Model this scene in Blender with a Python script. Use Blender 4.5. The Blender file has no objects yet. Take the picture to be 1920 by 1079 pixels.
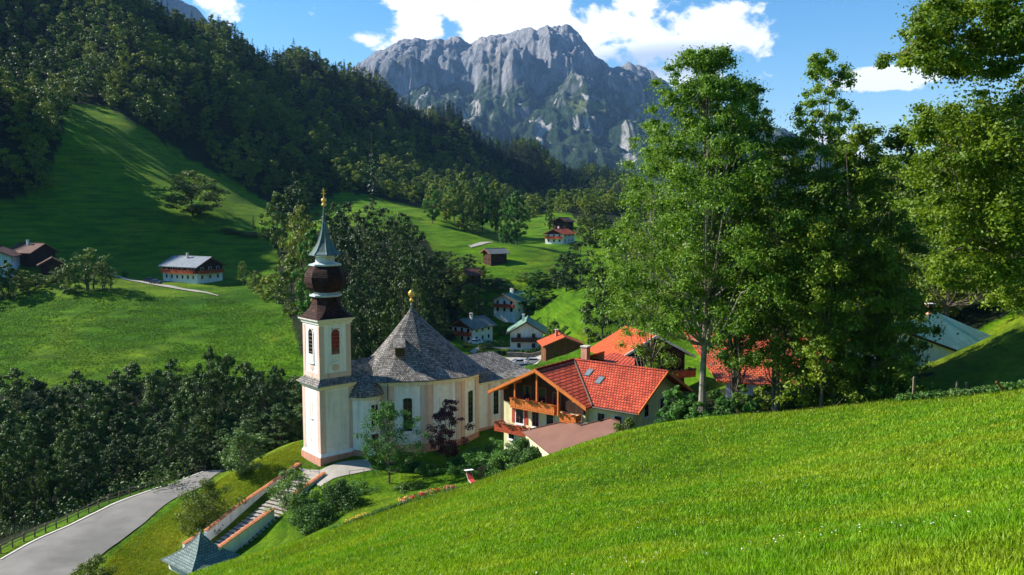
import bpy, math, random
import numpy as np
from math import sin, cos, pi, radians, atan2, sqrt
from mathutils import Vector, Matrix

SC = bpy.context.scene
C = SC.collection
# ------------------------------------------------------------------ camera
F = 1500.0                                   # focal length in photo pixels (photo 1920 wide)
PIT = math.atan(139.5/1500)
CP, SP = cos(PIT), sin(PIT)
cam = bpy.data.cameras.new('camera'); cam_o = bpy.data.objects.new('camera', cam); C.objects.link(cam_o)
cam.sensor_width = 36; cam.lens = 36*F/1920; cam.clip_start = 0.3; cam.clip_end = 40000
cam_o.location = (0, 0, 0); cam_o.rotation_euler = (pi/2-PIT, 0, 0)
SC.camera = cam_o
# ------------------------------------------------------------------ light
SUN_EL = radians(34.5); SUN_AZ = atan2(-0.97, 0.23)        # azimuth from +Y, clockwise
SUN_V = Vector((sin(SUN_AZ)*cos(SUN_EL), cos(SUN_AZ)*cos(SUN_EL), sin(SUN_EL)))
sl = bpy.data.lights.new('sun', 'SUN'); sl.energy = 5.0; sl.angle = radians(0.5); sl.color = (1.0, 0.955, 0.88)
sun = bpy.data.objects.new('sun', sl); C.objects.link(sun)
sun.rotation_euler = SUN_V.to_track_quat('Z', 'Y').to_euler()
SC.view_settings.view_transform = 'Standard'; SC.view_settings.look = 'None'
SC.view_settings.gamma = 1.0; SC.view_settings.exposure = 1.12
SC.view_settings.use_curve_mapping = False

world = bpy.data.worlds.new('World'); SC.world = world; world.use_nodes = True
def build_world():
    nt = world.node_tree; N = nt.nodes; L = nt.links
    bg = N['Background']
    def m(op, a, b=None, c=None):
        n = N.new('ShaderNodeMath'); n.operation = op
        for i, v in enumerate((a, b, c)):
            if v is None: continue
            if isinstance(v, (int, float)): n.inputs[i].default_value = v
            else: L.new(v, n.inputs[i])
        return n.outputs[0]
    sky = N.new('ShaderNodeTexSky'); sky.sky_type = 'NISHITA'; sky.sun_disc = False
    sky.sun_elevation = SUN_EL; sky.sun_rotation = SUN_AZ
    sky.altitude = 700; sky.air_density = 1.15; sky.dust_density = 0.15; sky.ozone_density = 2.2
    hs = N.new('ShaderNodeHueSaturation'); hs.inputs['Saturation'].default_value = 1.42
    hs.inputs['Value'].default_value = 1.12
    L.new(sky.outputs[0], hs.inputs['Color'])
    tc = N.new('ShaderNodeTexCoord'); sx = N.new('ShaderNodeSeparateXYZ')
    L.new(tc.outputs['Generated'], sx.inputs[0])
    az = m('ARCTAN2', sx.outputs[0], sx.outputs[1]); el = m('ARCSINE', sx.outputs[2])
    # clouds: patches of sky (azimuth, elevation in degrees, half sizes) broken up by noise
    def ae(u, v):
        x = (u-960)/F; yv = (539.5-v)/F
        fy = CP+yv*SP; z = -SP+yv*CP
        return math.degrees(atan2(x, fy)), math.degrees(atan2(z, sqrt(x*x+fy*fy)))
    blobs = [(405, 12, 50, 30), (697, 72, 42, 17), (765, 82, 75, 26), (800, 45, 58, 32), (842, 18, 52, 30), (900, 40, 90, 55),
             (1010, 30, 110, 75), (1120, 60, 150, 70), (1240, 85, 150, 66), (1340, 62, 120, 46), (1410, 68, 62, 24),
             (1180, 10, 60, 22), (1690, 145, 92, 17), (760, 0, 46, 18), (1540, 300, 80, 40), (1330, -60, 220, 30),
             (2200, -200, 300, 90), (200, -400, 500, 120), (-600, 100, 400, 60)]
    tot = None
    for (u, v, ru, rv) in blobs:
        a0, e0 = ae(u, v)
        ra, re = math.degrees(ru/F), math.degrees(rv/F)
        q = m('ADD', m('POWER', m('DIVIDE', m('SUBTRACT', az, radians(a0)), radians(ra)), 2.0),
                     m('POWER', m('DIVIDE', m('SUBTRACT', el, radians(e0)), radians(re)), 2.0))
        w = m('MAXIMUM', m('SUBTRACT', 1.35, q), -1.2)
        tot = w if tot is None else m('MAXIMUM', tot, w)
    nz = N.new('ShaderNodeTexNoise'); nz.inputs['Scale'].default_value = 15.0; nz.inputs['Detail'].default_value = 8
    nz.inputs['Roughness'].default_value = 0.6; nz.inputs['Distortion'].default_value = 0.25
    mp = N.new('ShaderNodeMapping'); mp.inputs['Scale'].default_value = (1, 1, 1.6)
    L.new(tc.outputs['Generated'], mp.inputs[0]); L.new(mp.outputs[0], nz.inputs['Vector'])
    d = m('ADD', m('MULTIPLY', tot, 0.55), m('MULTIPLY', m('SUBTRACT', nz.outputs[0], 0.5), 3.6))
    mr = N.new('ShaderNodeMapRange'); mr.interpolation_type = 'SMOOTHSTEP'
    mr.inputs['From Min'].default_value = 0.02; mr.inputs['From Max'].default_value = 0.42
    L.new(d, mr.inputs['Value'])
    # grey flat undersides: vary with a slower noise and with height
    nz2 = N.new('ShaderNodeTexNoise'); nz2.inputs['Scale'].default_value = 9.0; nz2.inputs['Detail'].default_value = 4
    mp2 = N.new('ShaderNodeMapping'); mp2.inputs['Scale'].default_value = (1, 1, 3.5); mp2.inputs['Location'].default_value = (0.2, 0, 0.35)
    L.new(tc.outputs['Generated'], mp2.inputs[0]); L.new(mp2.outputs[0], nz2.inputs['Vector'])
    a1, e1 = ae(1250, 118)
    gz_ = m('ADD', m('POWER', m('DIVIDE', m('SUBTRACT', az, radians(a1)), radians(7.0)), 2.0),
                  m('POWER', m('DIVIDE', m('SUBTRACT', el, radians(e1)), radians(1.5)), 2.0))
    gg = m('MULTIPLY', m('MAXIMUM', m('SUBTRACT', 1.0, gz_), 0.0), 1.5)
    g2 = m('ADD', m('MULTIPLY', m('SUBTRACT', nz2.outputs[0], 0.5), 0.9), gg)
    cr = N.new('ShaderNodeMapRange'); cr.inputs['From Min'].default_value = 0.0; cr.inputs['From Max'].default_value = 1.2
    L.new(g2, cr.inputs['Value'])
    cc = N.new('ShaderNodeMix'); cc.data_type = 'RGBA'
    cc.inputs['A'].default_value = (8.6, 8.7, 8.8, 1); cc.inputs['B'].default_value = (4.2, 4.9, 6.0, 1)
    L.new(cr.outputs[0], cc.inputs['Factor'])
    mx = N.new('ShaderNodeMix'); mx.data_type = 'RGBA'
    L.new(mr.outputs[0], mx.inputs['Factor']); L.new(hs.outputs[0], mx.inputs['A']); L.new(cc.outputs['Result'], mx.inputs['B'])
    L.new(mx.outputs['Result'], bg.inputs['Color'])
    bg.inputs['Strength'].default_value = 0.072
build_world()
SC.cycles.max_bounces = 6; SC.cycles.transparent_max_bounces = 6; SC.cycles.volume_bounces = 0

# ------------------------------------------------------------------ helpers
def W(px, py, Y):
    dx = (px-960)/F; dy = (539.5-py)/F
    yy = CP+dy*SP; zz = -SP+dy*CP
    return np.array([dx/yy*Y, Y, zz/yy*Y])
def proj(X, Y, Z):
    d = Y*CP-Z*SP; u = Y*SP+Z*CP
    return 960+F*X/d, 539.5-F*u/d
def tag(o, label=None, cat=None, group=None, kind=None):
    if label: o['label'] = label
    if cat: o['category'] = cat
    if group: o['group'] = group
    if kind: o['kind'] = kind
    return o
def thing(name, loc, rz=0, label=None, cat=None, group=None):
    o = bpy.data.objects.new(name, None); C.objects.link(o)
    o.location = loc; o.rotation_euler = (0, 0, rz); o.empty_display_size = 0.5
    return tag(o, label, cat, group)
def copy_tree(o, parent=None):
    c = o.copy(); C.objects.link(c); c.parent = parent
    for ch in list(o.children): copy_tree(ch, c)
    return c
def link_mesh(name, me, parent=None, mats=None):
    o = bpy.data.objects.new(name, me); C.objects.link(o)
    if parent: o.parent = parent
    for m_ in (mats or []): me.materials.append(m_)
    return o
def np_mesh(name, V, Fq, nv=4, smooth=False):
    me = bpy.data.meshes.new(name)
    V = np.asarray(V, np.float32); Fq = np.asarray(Fq, np.int32)
    me.vertices.add(len(V)); me.vertices.foreach_set('co', V.ravel())
    me.loops.add(Fq.size); me.loops.foreach_set('vertex_index', Fq.ravel())
    me.polygons.add(len(Fq)); me.polygons.foreach_set('loop_start', np.arange(0, Fq.size, nv, dtype=np.int32))
    me.update(calc_edges=True)
    if smooth: me.polygons.foreach_set('use_smooth', np.ones(len(Fq), bool))
    return me

class MB:
    """collects faces in local coordinates, builds one mesh with metric UVs along each face's slope"""
    def __init__(s): s.v = []; s.f = []; s.mi = []
    def face(s, pts, mi=0):
        i = len(s.v); s.v += [tuple(p) for p in pts]; s.f.append(tuple(range(i, i+len(pts)))); s.mi.append(mi); return s
    def box(s, x0, x1, y0, y1, z0, z1, mi=0, M=None):
        p = [(x, y, z) for z in (z0, z1) for y in (y0, y1) for x in (x0, x1)]
        if M is not None: p = [tuple(M @ Vector(q)) for q in p]
        for q in ((0, 2, 3, 1), (4, 5, 7, 6), (0, 1, 5, 4), (2, 6, 7, 3), (0, 4, 6, 2), (1, 3, 7, 5)):
            s.face([p[k] for k in q], mi)
        return s
    def prism(s, poly, d0, d1, fr, mi=0):
        """poly 2-D (s,z) in wall frame fr=(origin,u,normal); extruded along the normal d0..d1"""
        o, u, n = fr
        P = lambda a, z, d: (o[0]+u[0]*a+n[0]*d, o[1]+u[1]*a+n[1]*d, o[2]+z)
        k = len(poly)
        s.face([P(a, z, d1) for a, z in poly], mi)
        s.face([P(a, z, d0) for a, z in reversed(poly)], mi)
        for i in range(k):
            a, b = poly[i], poly[(i+1) % k]
            s.face([P(a[0], a[1], d0), P(b[0], b[1], d0), P(b[0], b[1], d1), P(a[0], a[1], d1)], mi)
        return s
    def ring(s, outer, inner, d0, d1, fr, mi=0):
        o, u, n = fr
        P = lambda a, z, d: (o[0]+u[0]*a+n[0]*d, o[1]+u[1]*a+n[1]*d, o[2]+z)
        k = len(outer)
        for i in range(k):
            j = (i+1) % k; a, b, c, d = outer[i], outer[j], inner[j], inner[i]
            s.face([P(*a, d1), P(*b, d1), P(*c, d1), P(*d, d1)], mi)
            s.face([P(*a, d0), P(*b, d0), P(*b, d1), P(*a, d1)], mi)
            s.face([P(*c, d0), P(*d, d0), P(*d, d1), P(*c, d1)], mi)
        return s
    def slab(s, pts, t, mi=0):
        """planar polygon given thickness t downward"""
        lo = [(p[0], p[1], p[2]-t) for p in pts]; k = len(pts)
        s.face(pts, mi); s.face(lo[::-1], mi)
        for i in range(k):
            j = (i+1) % k; s.face([pts[i], lo[i], lo[j], pts[j]], mi)
        return s
    def tube(s, pts, rad, n=6, mi=0, cap=True):
        P = [Vector(p) for p in pts]; rings = []
        for i, p in enumerate(P):
            d = (P[min(i+1, len(P)-1)]-P[max(i-1, 0)]).normalized()
            a = d.cross(Vector((0, 0, 1)))
            if a.length < .05: a = d.cross(Vector((1, 0, 0)))
            a.normalize(); b = d.cross(a)
            r = rad[i] if isinstance(rad, (list, tuple)) else rad
            rings.append([p+(a*cos(2*pi*k/n)+b*sin(2*pi*k/n))*r for k in range(n)])
        for i in range(len(P)-1):
            for k in range(n):
                l = (k+1) % n; s.face([rings[i][k], rings[i][l], rings[i+1][l], rings[i+1][k]], mi)
        if cap: s.face(rings[0][::-1], mi); s.face(rings[-1], mi)
        return s
    def lathe(s, prof, n=16, c=(0, 0), mi=0, rot=0.0, poly=None):
        """prof [(r,z)]; n-gon, or the given polygon scaled by r"""
        if poly is None: poly = [(cos(rot+2*pi*k/n), sin(rot+2*pi*k/n)) for k in range(n)]
        n = len(poly)
        for i in range(len(prof)-1):
            (r0, z0), (r1, z1) = prof[i], prof[i+1]
            for k in range(n):
                a, b = poly[k], poly[(k+1) % n]
                q = [(c[0]+a[0]*r0, c[1]+a[1]*r0, z0), (c[0]+b[0]*r0, c[1]+b[1]*r0, z0)]
                if r1 > 1e-4: q += [(c[0]+b[0]*r1, c[1]+b[1]*r1, z1), (c[0]+a[0]*r1, c[1]+a[1]*r1, z1)]
                else: q += [(c[0], c[1], z1)]
                s.face(q, mi)
        return s
    def build(s, name, mats, parent=None, smooth=False):
        if not isinstance(mats, (list, tuple)): mats = [mats]
        me = bpy.data.meshes.new(name); me.from_pydata(s.v, [], s.f)
        uv = me.uv_layers.new(name='UVMap'); k = 0; dat = []
        for f in s.f:
            P = [Vector(s.v[i]) for i in f]; n = Vector((0, 0, 0))
            for i in range(len(P)):
                n += (P[i]-P[0]).cross(P[(i+1) % len(P)]-P[0])
            n = n.normalized() if n.length > 1e-9 else Vector((0, 0, 1))
            u = Vector((0, 0, 1)).cross(n)
            u = u.normalized() if u.length > .02 else Vector((1, 0, 0))
            v = n.cross(u)
            for p in P: dat += [p.dot(u), p.dot(v)]
        uv.data.foreach_set('uv', dat)
        me.polygons.foreach_set('material_index', s.mi)
        if smooth: me.polygons.foreach_set('use_smooth', [True]*len(s.f))
        for m_ in mats: me.materials.append(m_)
        me.update()
        o = bpy.data.objects.new(name, me); C.objects.link(o)
        if parent: o.parent = parent
        return o

# ------------------------------------------------------------------ materials
M = {}
def newmat(name, rough=0.8, spec=0.3):
    m_ = bpy.data.materials.new(name); m_.use_nodes = True
    nt = m_.node_tree; b = nt.nodes['Principled BSDF']
    b.inputs['Roughness'].default_value = rough; b.inputs['Specular IOR Level'].default_value = spec
    M[name] = m_; return m_, nt, b
def noise(nt, scale, detail=4, coord='Object', rough=0.55, dist=0.0, sc=None):
    tc = nt.nodes.new('ShaderNodeTexCoord'); n = nt.nodes.new('ShaderNodeTexNoise')
    n.inputs['Scale'].default_value = scale; n.inputs['Detail'].default_value = detail
    n.inputs['Roughness'].default_value = rough; n.inputs['Distortion'].default_value = dist
    if coord == 'World':
        g = nt.nodes.new('ShaderNodeNewGeometry'); src = g.outputs['Position']
    else: src = tc.outputs[coord]
    if sc:
        mp = nt.nodes.new('ShaderNodeMapping'); mp.inputs['Scale'].default_value = sc
        nt.links.new(src, mp.inputs[0]); src = mp.outputs[0]
    nt.links.new(src, n.inputs['Vector']); return n.outputs[0]
def ramp(nt, fac, stops):
    r = nt.nodes.new('ShaderNodeValToRGB'); e = r.color_ramp.elements
    while len(e) < len(stops): e.new(0.5)
    for k, (p, c) in enumerate(stops): e[k].position = p; e[k].color = (*c, 1)
    nt.links.new(fac, r.inputs[0]); return r.outputs[0]
def mixc(nt, fac, a, b, mode='MIX'):
    n = nt.nodes.new('ShaderNodeMix'); n.data_type = 'RGBA'; n.blend_type = mode
    for k, v in (('Factor', fac), ('A', a), ('B', b)):
        if isinstance(v, tuple): n.inputs[k].default_value = (*v, 1)
        elif isinstance(v, (int, float)): n.inputs[k].default_value = v
        else: nt.links.new(v, n.inputs[k])
    return n.outputs['Result']
def bump(nt, b, h, strength, dist):
    n = nt.nodes.new('ShaderNodeBump'); n.inputs['Strength'].default_value = strength; n.inputs['Distance'].default_value = dist
    nt.links.new(h, n.inputs['Height']); nt.links.new(n.outputs[0], b.inputs['Normal'])
def mul(nt, a, f):
    n = nt.nodes.new('ShaderNodeMath'); n.operation = 'MULTIPLY'; nt.links.new(a, n.inputs[0])
    if isinstance(f, (int, float)): n.inputs[1].default_value = f
    else: nt.links.new(f, n.inputs[1])
    return n.outputs[0]
def simple(name, col, var=0.15, scale=3.0, rough=0.8, spec=0.2, b=0.0, bs=20, metal=0.0):
    m_, nt, bs_ = newmat(name, rough, spec)
    c0 = tuple(max(0, x*(1-var)) for x in col); c1 = tuple(min(1, x*(1+var)) for x in col)
    nt.links.new(ramp(nt, noise(nt, scale, 5), [(0.3, c0), (0.7, c1)]), bs_.inputs['Base Color'])
    bs_.inputs['Metallic'].default_value = metal
    if name.startswith('plaster'):
        src = bs_.inputs['Base Color'].links[0].from_socket
        st_ = ramp(nt, noise(nt, 1.0, 5, 'World', .65, 0, (1.6, 1.6, .12)), [(0.34, (.80, .79, .77)), (0.52, (1, 1, 1))])
        nt.links.new(mixc(nt, 1.0, src, st_, 'MULTIPLY'), bs_.inputs['Base Color'])
    if b: bump(nt, bs_, noise(nt, bs, 4), b, 0.05)
    return m_
def tiles(name, col, col2, mortar, tw=0.3, th=0.35, rough=0.75, bstr=0.8, round_=True, off=0.5, var=0.35, spec=0.25, ms=.03):
    """roof courses laid out in metric UVs"""
    m_, nt, b = newmat(name, rough, spec)
    tc = nt.nodes.new('ShaderNodeTexCoord')
    br = nt.nodes.new('ShaderNodeTexBrick'); br.offset = off
    br.inputs['Color1'].default_value = (*col, 1); br.inputs['Color2'].default_value = (*col2, 1)
    br.inputs['Mortar'].default_value = (*mortar, 1); br.inputs['Scale'].default_value = 1
    br.inputs['Brick Width'].default_value = tw; br.inputs['Row Height'].default_value = th
    br.inputs['Mortar Size'].default_value = ms; br.inputs['Mortar Smooth'].default_value = 0.3
    nt.links.new(tc.outputs['UV'], br.inputs['Vector'])
    n1 = ramp(nt, noise(nt, 0.7, 5), [(0.3, (1-var,)*3), (0.7, (1+var*.3,)*3)])
    nt.links.new(mixc(nt, 1.0, br.outputs['Color'], n1, 'MULTIPLY'), b.inputs['Base Color'])
    inv = nt.nodes.new('ShaderNodeMath'); inv.operation = 'SUBTRACT'; inv.inputs[0].default_value = 1.0
    nt.links.new(br.outputs['Fac'], inv.inputs[1])
    h = inv.outputs[0]
    sx = nt.nodes.new('ShaderNodeSeparateXYZ'); nt.links.new(tc.outputs['UV'], sx.inputs[0])
    fr = nt.nodes.new('ShaderNodeMath'); fr.operation = 'FRACT'
    nt.links.new(mul(nt, sx.outputs[1], 1/th), fr.inputs[0])
    sb = nt.nodes.new('ShaderNodeMath'); sb.operation = 'MULTIPLY_ADD'; nt.links.new(fr.outputs[0], sb.inputs[0]); sb.inputs[1].default_value = -0.8
    nt.links.new(h, sb.inputs[2])
    bump(nt, b, sb.outputs[0], bstr, 0.06)
    return m_
def leafmat(name, c_dark, c_mid, c_lite, scale=0.35, transl=0.25):
    m_, nt, b = newmat(name, 0.55, 0.25)
    n1 = noise(nt, scale, 4, 'World'); n2 = noise(nt, scale*9, 2, 'World')
    oi = nt.nodes.new('ShaderNodeObjectInfo')
    ad = nt.nodes.new('ShaderNodeMath'); ad.operation = 'MULTIPLY_ADD'; ad.inputs[1].default_value = 0.35
    nt.links.new(oi.outputs['Random'], ad.inputs[0]); nt.links.new(mul(nt, n1, 0.75), ad.inputs[2])
    col = ramp(nt, ad.outputs[0], [(0.25, c_dark), (0.52, c_mid), (0.8, c_lite)])
    col = mixc(nt, 1.0, col, ramp(nt, n2, [(0.3, (.6, .6, .6)), (0.7, (1.25, 1.25, 1.1))]), 'MULTIPLY')
    nt.links.new(col, b.inputs['Base Color'])
    tr = nt.nodes.new('ShaderNodeBsdfTranslucent'); nt.links.new(mixc(nt, 1.0, col, (1.3, 1.3, .5), 'MULTIPLY'), tr.inputs['Color'])
    mx = nt.nodes.new('ShaderNodeMixShader'); mx.inputs[0].default_value = transl
    nt.links.new(b.outputs[0], mx.inputs[1]); nt.links.new(tr.outputs[0], mx.inputs[2])
    nt.links.new(mx.outputs[0], nt.nodes['Material Output'].inputs['Surface'])
    return m_
def build_materials():
    simple('plaster', (0.84, 0.82, 0.78), 0.06, 1.2, 0.9, 0.1, 0.15, 12)
    simple('plaster_warm', (0.78, 0.73, 0.65), 0.06, 1.0, 0.9, 0.1, 0.15, 12)
    simple('plaster_peach', (0.70, 0.50, 0.40), 0.08, 1.5, 0.9, 0.1, 0.1, 12)
    simple('plaster_plinth', (0.55, 0.27, 0.19), 0.15, 1.5, 0.9, 0.1, 0.2, 8)
    simple('plaster_cream', (0.80, 0.72, 0.40), 0.06, 1.0, 0.9, 0.1, 0.1, 12)
    simple('plaster_blue', (0.55, 0.68, 0.74), 0.05, 1.0, 0.9, 0.1)
    simple('glass', (0.012, 0.014, 0.018), 0.2, 2, 0.12, 0.5)
    simple('skylight_glass', (0.16, 0.20, 0.22), 0.1, 2, 0.15, 0.6)
    simple('frame_white', (0.75, 0.73, 0.68), 0.05, 2, 0.6)
    simple('gutter', (0.10, 0.07, 0.05), 0.2, 2, 0.5)
    simple('gold', (0.95, 0.55, 0.12), 0.08, 3, 0.32, 0.5, metal=0.75)
    simple('wood_orange', (0.62, 0.17, 0.035), 0.18, 2.5, 0.65, 0.25, 0.2, 30)
    simple('wood_red', (0.42, 0.075, 0.03), 0.25, 2.5, 0.7, 0.2, 0.3, 30)
    simple('wood_dark', (0.075, 0.035, 0.02), 0.3, 3, 0.8, 0.2, 0.3, 30)
    simple('wood_brown', (0.20, 0.085, 0.035), 0.3, 3, 0.8, 0.2, 0.3, 30)
    simple('wood_grey', (0.20, 0.16, 0.11), 0.3, 4, 0.85, 0.1, 0.3, 30)
    simple('sheet_brown', (0.17, 0.08, 0.055), 0.16, 0.5, 0.55, 0.3)
    simple('stone', (0.34, 0.30, 0.25), 0.3, 3, 0.9, 0.1, 0.5, 6)
    simple('stone_dark', (0.14, 0.12, 0.10), 0.3, 3, 0.9, 0.1, 0.5, 6)
    simple('stone_pale', (0.50, 0.46, 0.40), 0.2, 3, 0.9, 0.1, 0.4, 8)
    simple('cap_tile', (0.62, 0.24, 0.11), 0.3, 4, 0.85, 0.1, 0.5, 10)
    simple('asphalt', (0.185, 0.172, 0.15), 0.2, 0.3, 0.9, 0.15, 0.1, 30)
    simple('gravel', (0.33, 0.30, 0.25), 0.12, 1.0, 0.95, 0.1, 0.4, 12)
    simple('car_dark', (0.03, 0.045, 0.08), 0.05, 1, 0.25, 0.5)
    simple('car_silver', (0.50, 0.54, 0.58), 0.04, 1, 0.3, 0.5)
    simple('car_white', (0.75, 0.77, 0.78), 0.04, 1, 0.3, 0.5)
    simple('rubber', (0.02, 0.02, 0.02), 0.1, 1, 0.8)
    simple('rim', (0.4, 0.4, 0.42), 0.05, 1, 0.35, 0.5)
    simple('lamp_red', (0.4, 0.02, 0.02), 0.05, 1, 0.3)
    simple('lamp_clear', (0.7, 0.7, 0.7), 0.05, 1, 0.2)
    simple('fabric_white', (0.75, 0.74, 0.72), 0.05, 3, 0.9)
    simple('fabric_red', (0.45, 0.05, 0.04), 0.1, 3, 0.9)
    simple('flower_red', (0.62, 0.03, 0.03), 0.4, 4, 0.8)
    simple('flower_pink', (0.75, 0.28, 0.25), 0.5, 3, 0.8)
    simple('flower_yellow', (0.62, 0.42, 0.05), 0.4, 3, 0.8)
    simple('bark', (0.12, 0.095, 0.07), 0.35, 3, 0.95, 0.1, 0.6, 8)
    simple('bark_pale', (0.24, 0.21, 0.165), 0.35, 2, 0.95, 0.1, 0.6, 8)
    simple('copper_sheet', (0.13, 0.20, 0.185), 0.3, 1.5, 0.6, 0.3, 0.2, 5)
    simple('metal_white', (0.50, 0.53, 0.53), 0.1, 2, 0.5, 0.3)
    tiles('tile_red', (0.70, 0.115, 0.045), (0.50, 0.06, 0.025), (0.10, 0.012, 0.008), 0.36, 0.46, var=0.5, ms=.05)
    tiles('tile_orange', (0.68, 0.125, 0.025), (0.60, 0.09, 0.02), (0.32, 0.04, 0.012), 0.26, 0.38, var=0.15)
    tiles('tile_wide', (0.70, 0.11, 0.04), (0.54, 0.065, 0.025), (0.09, 0.01, 0.008), 1.3, 0.5, var=0.35, ms=.07)
    tiles('tile_old', (0.68, 0.15, 0.045), (0.46, 0.07, 0.025), (0.09, 0.015, 0.01), 0.5, 0.55, var=0.5, ms=.06)
    tiles('shingle_grey', (0.43, 0.39, 0.34), (0.15, 0.135, 0.12), (0.035, 0.03, 0.03), 0.28, 0.3, bstr=0.9, var=0.4, spec=.1)
    tiles('shingle_pale', (0.46, 0.42, 0.36), (0.19, 0.17, 0.15), (0.03, 0.03, 0.03), 0.35, 0.34, bstr=1.0, var=0.4, spec=.1)
    tiles('shingle_red', (0.12, 0.042, 0.025), (0.03, 0.018, 0.014), (0.015, 0.01, 0.01), 0.22, 0.24, bstr=1.0, var=0.6, spec=.1)
    tiles('copper', (0.15, 0.205, 0.185), (0.085, 0.13, 0.12), (0.07, 0.13, 0.13), 0.5, 6.0, bstr=0.5, var=0.35)
    tiles('slate_green', (0.22, 0.28, 0.25), (0.12, 0.17, 0.155), (0.04, 0.06, 0.06), 0.35, 0.32, bstr=0.6, var=0.2)
    tiles('roof_pale_green', (0.36, 0.52, 0.42), (0.30, 0.46, 0.37), (0.22, 0.34, 0.27), 0.9, 3.0, bstr=0.3, var=0.2)
    tiles('roof_grey', (0.22, 0.23, 0.22), (0.17, 0.18, 0.17), (0.08, 0.08, 0.08), 0.4, 0.4, var=0.2)
    tiles('roof_bluegrey', (0.30, 0.33, 0.36), (0.22, 0.25, 0.28), (0.08, 0.09, 0.1), 0.4, 0.4, var=0.2)
    tiles('roof_green', (0.20, 0.33, 0.24), (0.15, 0.27, 0.19), (0.06, 0.12, 0.08), 0.4, 0.4, var=0.25)
    tiles('roof_brown', (0.16, 0.055, 0.03), (0.11, 0.04, 0.025), (0.04, 0.015, 0.01), 0.4, 0.4, var=0.25)
    tiles('drystone', (0.42, 0.36, 0.27), (0.20, 0.17, 0.13), (0.04, 0.04, 0.03), 0.5, 0.28, bstr=1.0, var=0.4)
    tiles('boards_dark', (0.10, 0.04, 0.02), (0.06, 0.025, 0.015), (0.015, 0.008, 0.005), 0.16, 8.0, off=0, var=0.3)
    tiles('boards_brown', (0.26, 0.10, 0.035), (0.18, 0.07, 0.025), (0.05, 0.02, 0.01), 0.16, 8.0, off=0, var=0.3)
    leafmat('leaf_ash', (0.055, 0.13, 0.012), (0.12, 0.23, 0.020), (0.23, 0.35, 0.032), 0.4, 0.3)
    leafmat('leaf_maple', (0.06, 0.125, 0.010), (0.13, 0.21, 0.016), (0.25, 0.32, 0.026), 0.4, 0.28)
    leafmat('leaf_yellow', (0.07, 0.14, 0.010), (0.20, 0.28, 0.016), (0.52, 0.44, 0.03), 0.35, 0.35)
    leafmat('leaf_wood', (0.03, 0.07, 0.007), (0.095, 0.165, 0.011), (0.24, 0.28, 0.018), 0.05, 0.15)
    leafmat('leaf_wood_shade', (0.016, 0.042, 0.008), (0.036, 0.078, 0.011), (0.08, 0.125, 0.018), 0.08, 0.1)  # darker copy of the wood leaf; shade is put into its colour
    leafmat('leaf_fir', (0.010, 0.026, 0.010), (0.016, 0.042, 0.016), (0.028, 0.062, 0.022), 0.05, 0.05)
    leafmat('leaf_green', (0.035, 0.10, 0.018), (0.06, 0.17, 0.025), (0.12, 0.25, 0.04), 0.3, 0.25)
    leafmat('leaf_olive', (0.06, 0.095, 0.012), (0.11, 0.155, 0.018), (0.19, 0.22, 0.026), 0.3, 0.2)
    leafmat('leaf_belt_shade', (0.022, 0.055, 0.010), (0.045, 0.095, 0.016), (0.11, 0.18, 0.035), 0.2, 0.12)  # greyer, darker copy of the green leaf; belt shade put into the colour
    leafmat('leaf_grey', (0.08, 0.15, 0.04), (0.16, 0.26, 0.075), (0.30, 0.42, 0.15), 0.5, 0.2)
    leafmat('leaf_purple', (0.04, 0.012, 0.02), (0.075, 0.02, 0.035), (0.13, 0.04, 0.05), 0.6, 0.2)
    leafmat('leaf_hedge', (0.03, 0.085, 0.012), (0.06, 0.14, 0.018), (0.12, 0.22, 0.03), 0.5, 0.2)
    leafmat('grass_blade', (0.06, 0.15, 0.003), (0.15, 0.32, 0.005), (0.35, 0.40, 0.016), 0.35, 0.3)
    # ground: grass everywhere, woodland floor / dry grass from painted masks of what grows there
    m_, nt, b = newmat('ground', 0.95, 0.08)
    at = nt.nodes.new('ShaderNodeVertexColor'); at.layer_name = 'cover'
    sp = nt.nodes.new('ShaderNodeSeparateColor'); nt.links.new(at.outputs[0], sp.inputs[0])
    nA = noise(nt, 0.09, 6, 'World', 0.6); nB = noise(nt, 1.2, 6, 'World', 0.7); nC = noise(nt, 9.0, 3, 'World', 0.6)
    grass = ramp(nt, nA, [(0.28, (0.06, 0.15, 0.003)), (0.5, (0.095, 0.215, 0.004)), (0.72, (0.155, 0.255, 0.008))])
    dry = ramp(nt, nA, [(0.3, (0.12, 0.22, 0.008)), (0.55, (0.20, 0.26, 0.012)), (0.75, (0.28, 0.25, 0.022))])
    g1 = mixc(nt, sp.outputs[1], grass, dry)
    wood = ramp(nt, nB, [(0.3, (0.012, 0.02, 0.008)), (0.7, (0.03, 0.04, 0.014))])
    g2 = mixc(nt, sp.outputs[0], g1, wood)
    g3 = mixc(nt, 1.0, g2, ramp(nt, nB, [(0.3, (.62, .62, .62)), (0.7, (1.25, 1.22, 1.15))]), 'MULTIPLY')
    g4 = mixc(nt, 1.0, g3, ramp(nt, nC, [(0.35, (.7, .7, .7)), (0.65, (1.2, 1.2, 1.2))]), 'MULTIPLY')
    nt.links.new(g4, b.inputs['Base Color'])
    nT = noise(nt, 1.0, 4, 'World', 0.6, 0, (.07, .07, 1.1))
    g5 = mixc(nt, 1.0, g4, ramp(nt, nT, [(0.36, (.50, .58, .5)), (0.62, (1.15, 1.12, 1.1))]), 'MULTIPLY')
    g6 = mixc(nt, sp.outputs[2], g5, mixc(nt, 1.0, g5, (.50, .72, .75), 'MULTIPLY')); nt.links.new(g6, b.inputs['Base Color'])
    bb = nt.nodes.new('ShaderNodeMath'); bb.operation = 'ADD'; nt.links.new(mul(nt, nB, 1.0), bb.inputs[0]); nt.links.new(mul(nt, nC, 0.25), bb.inputs[1])
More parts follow.
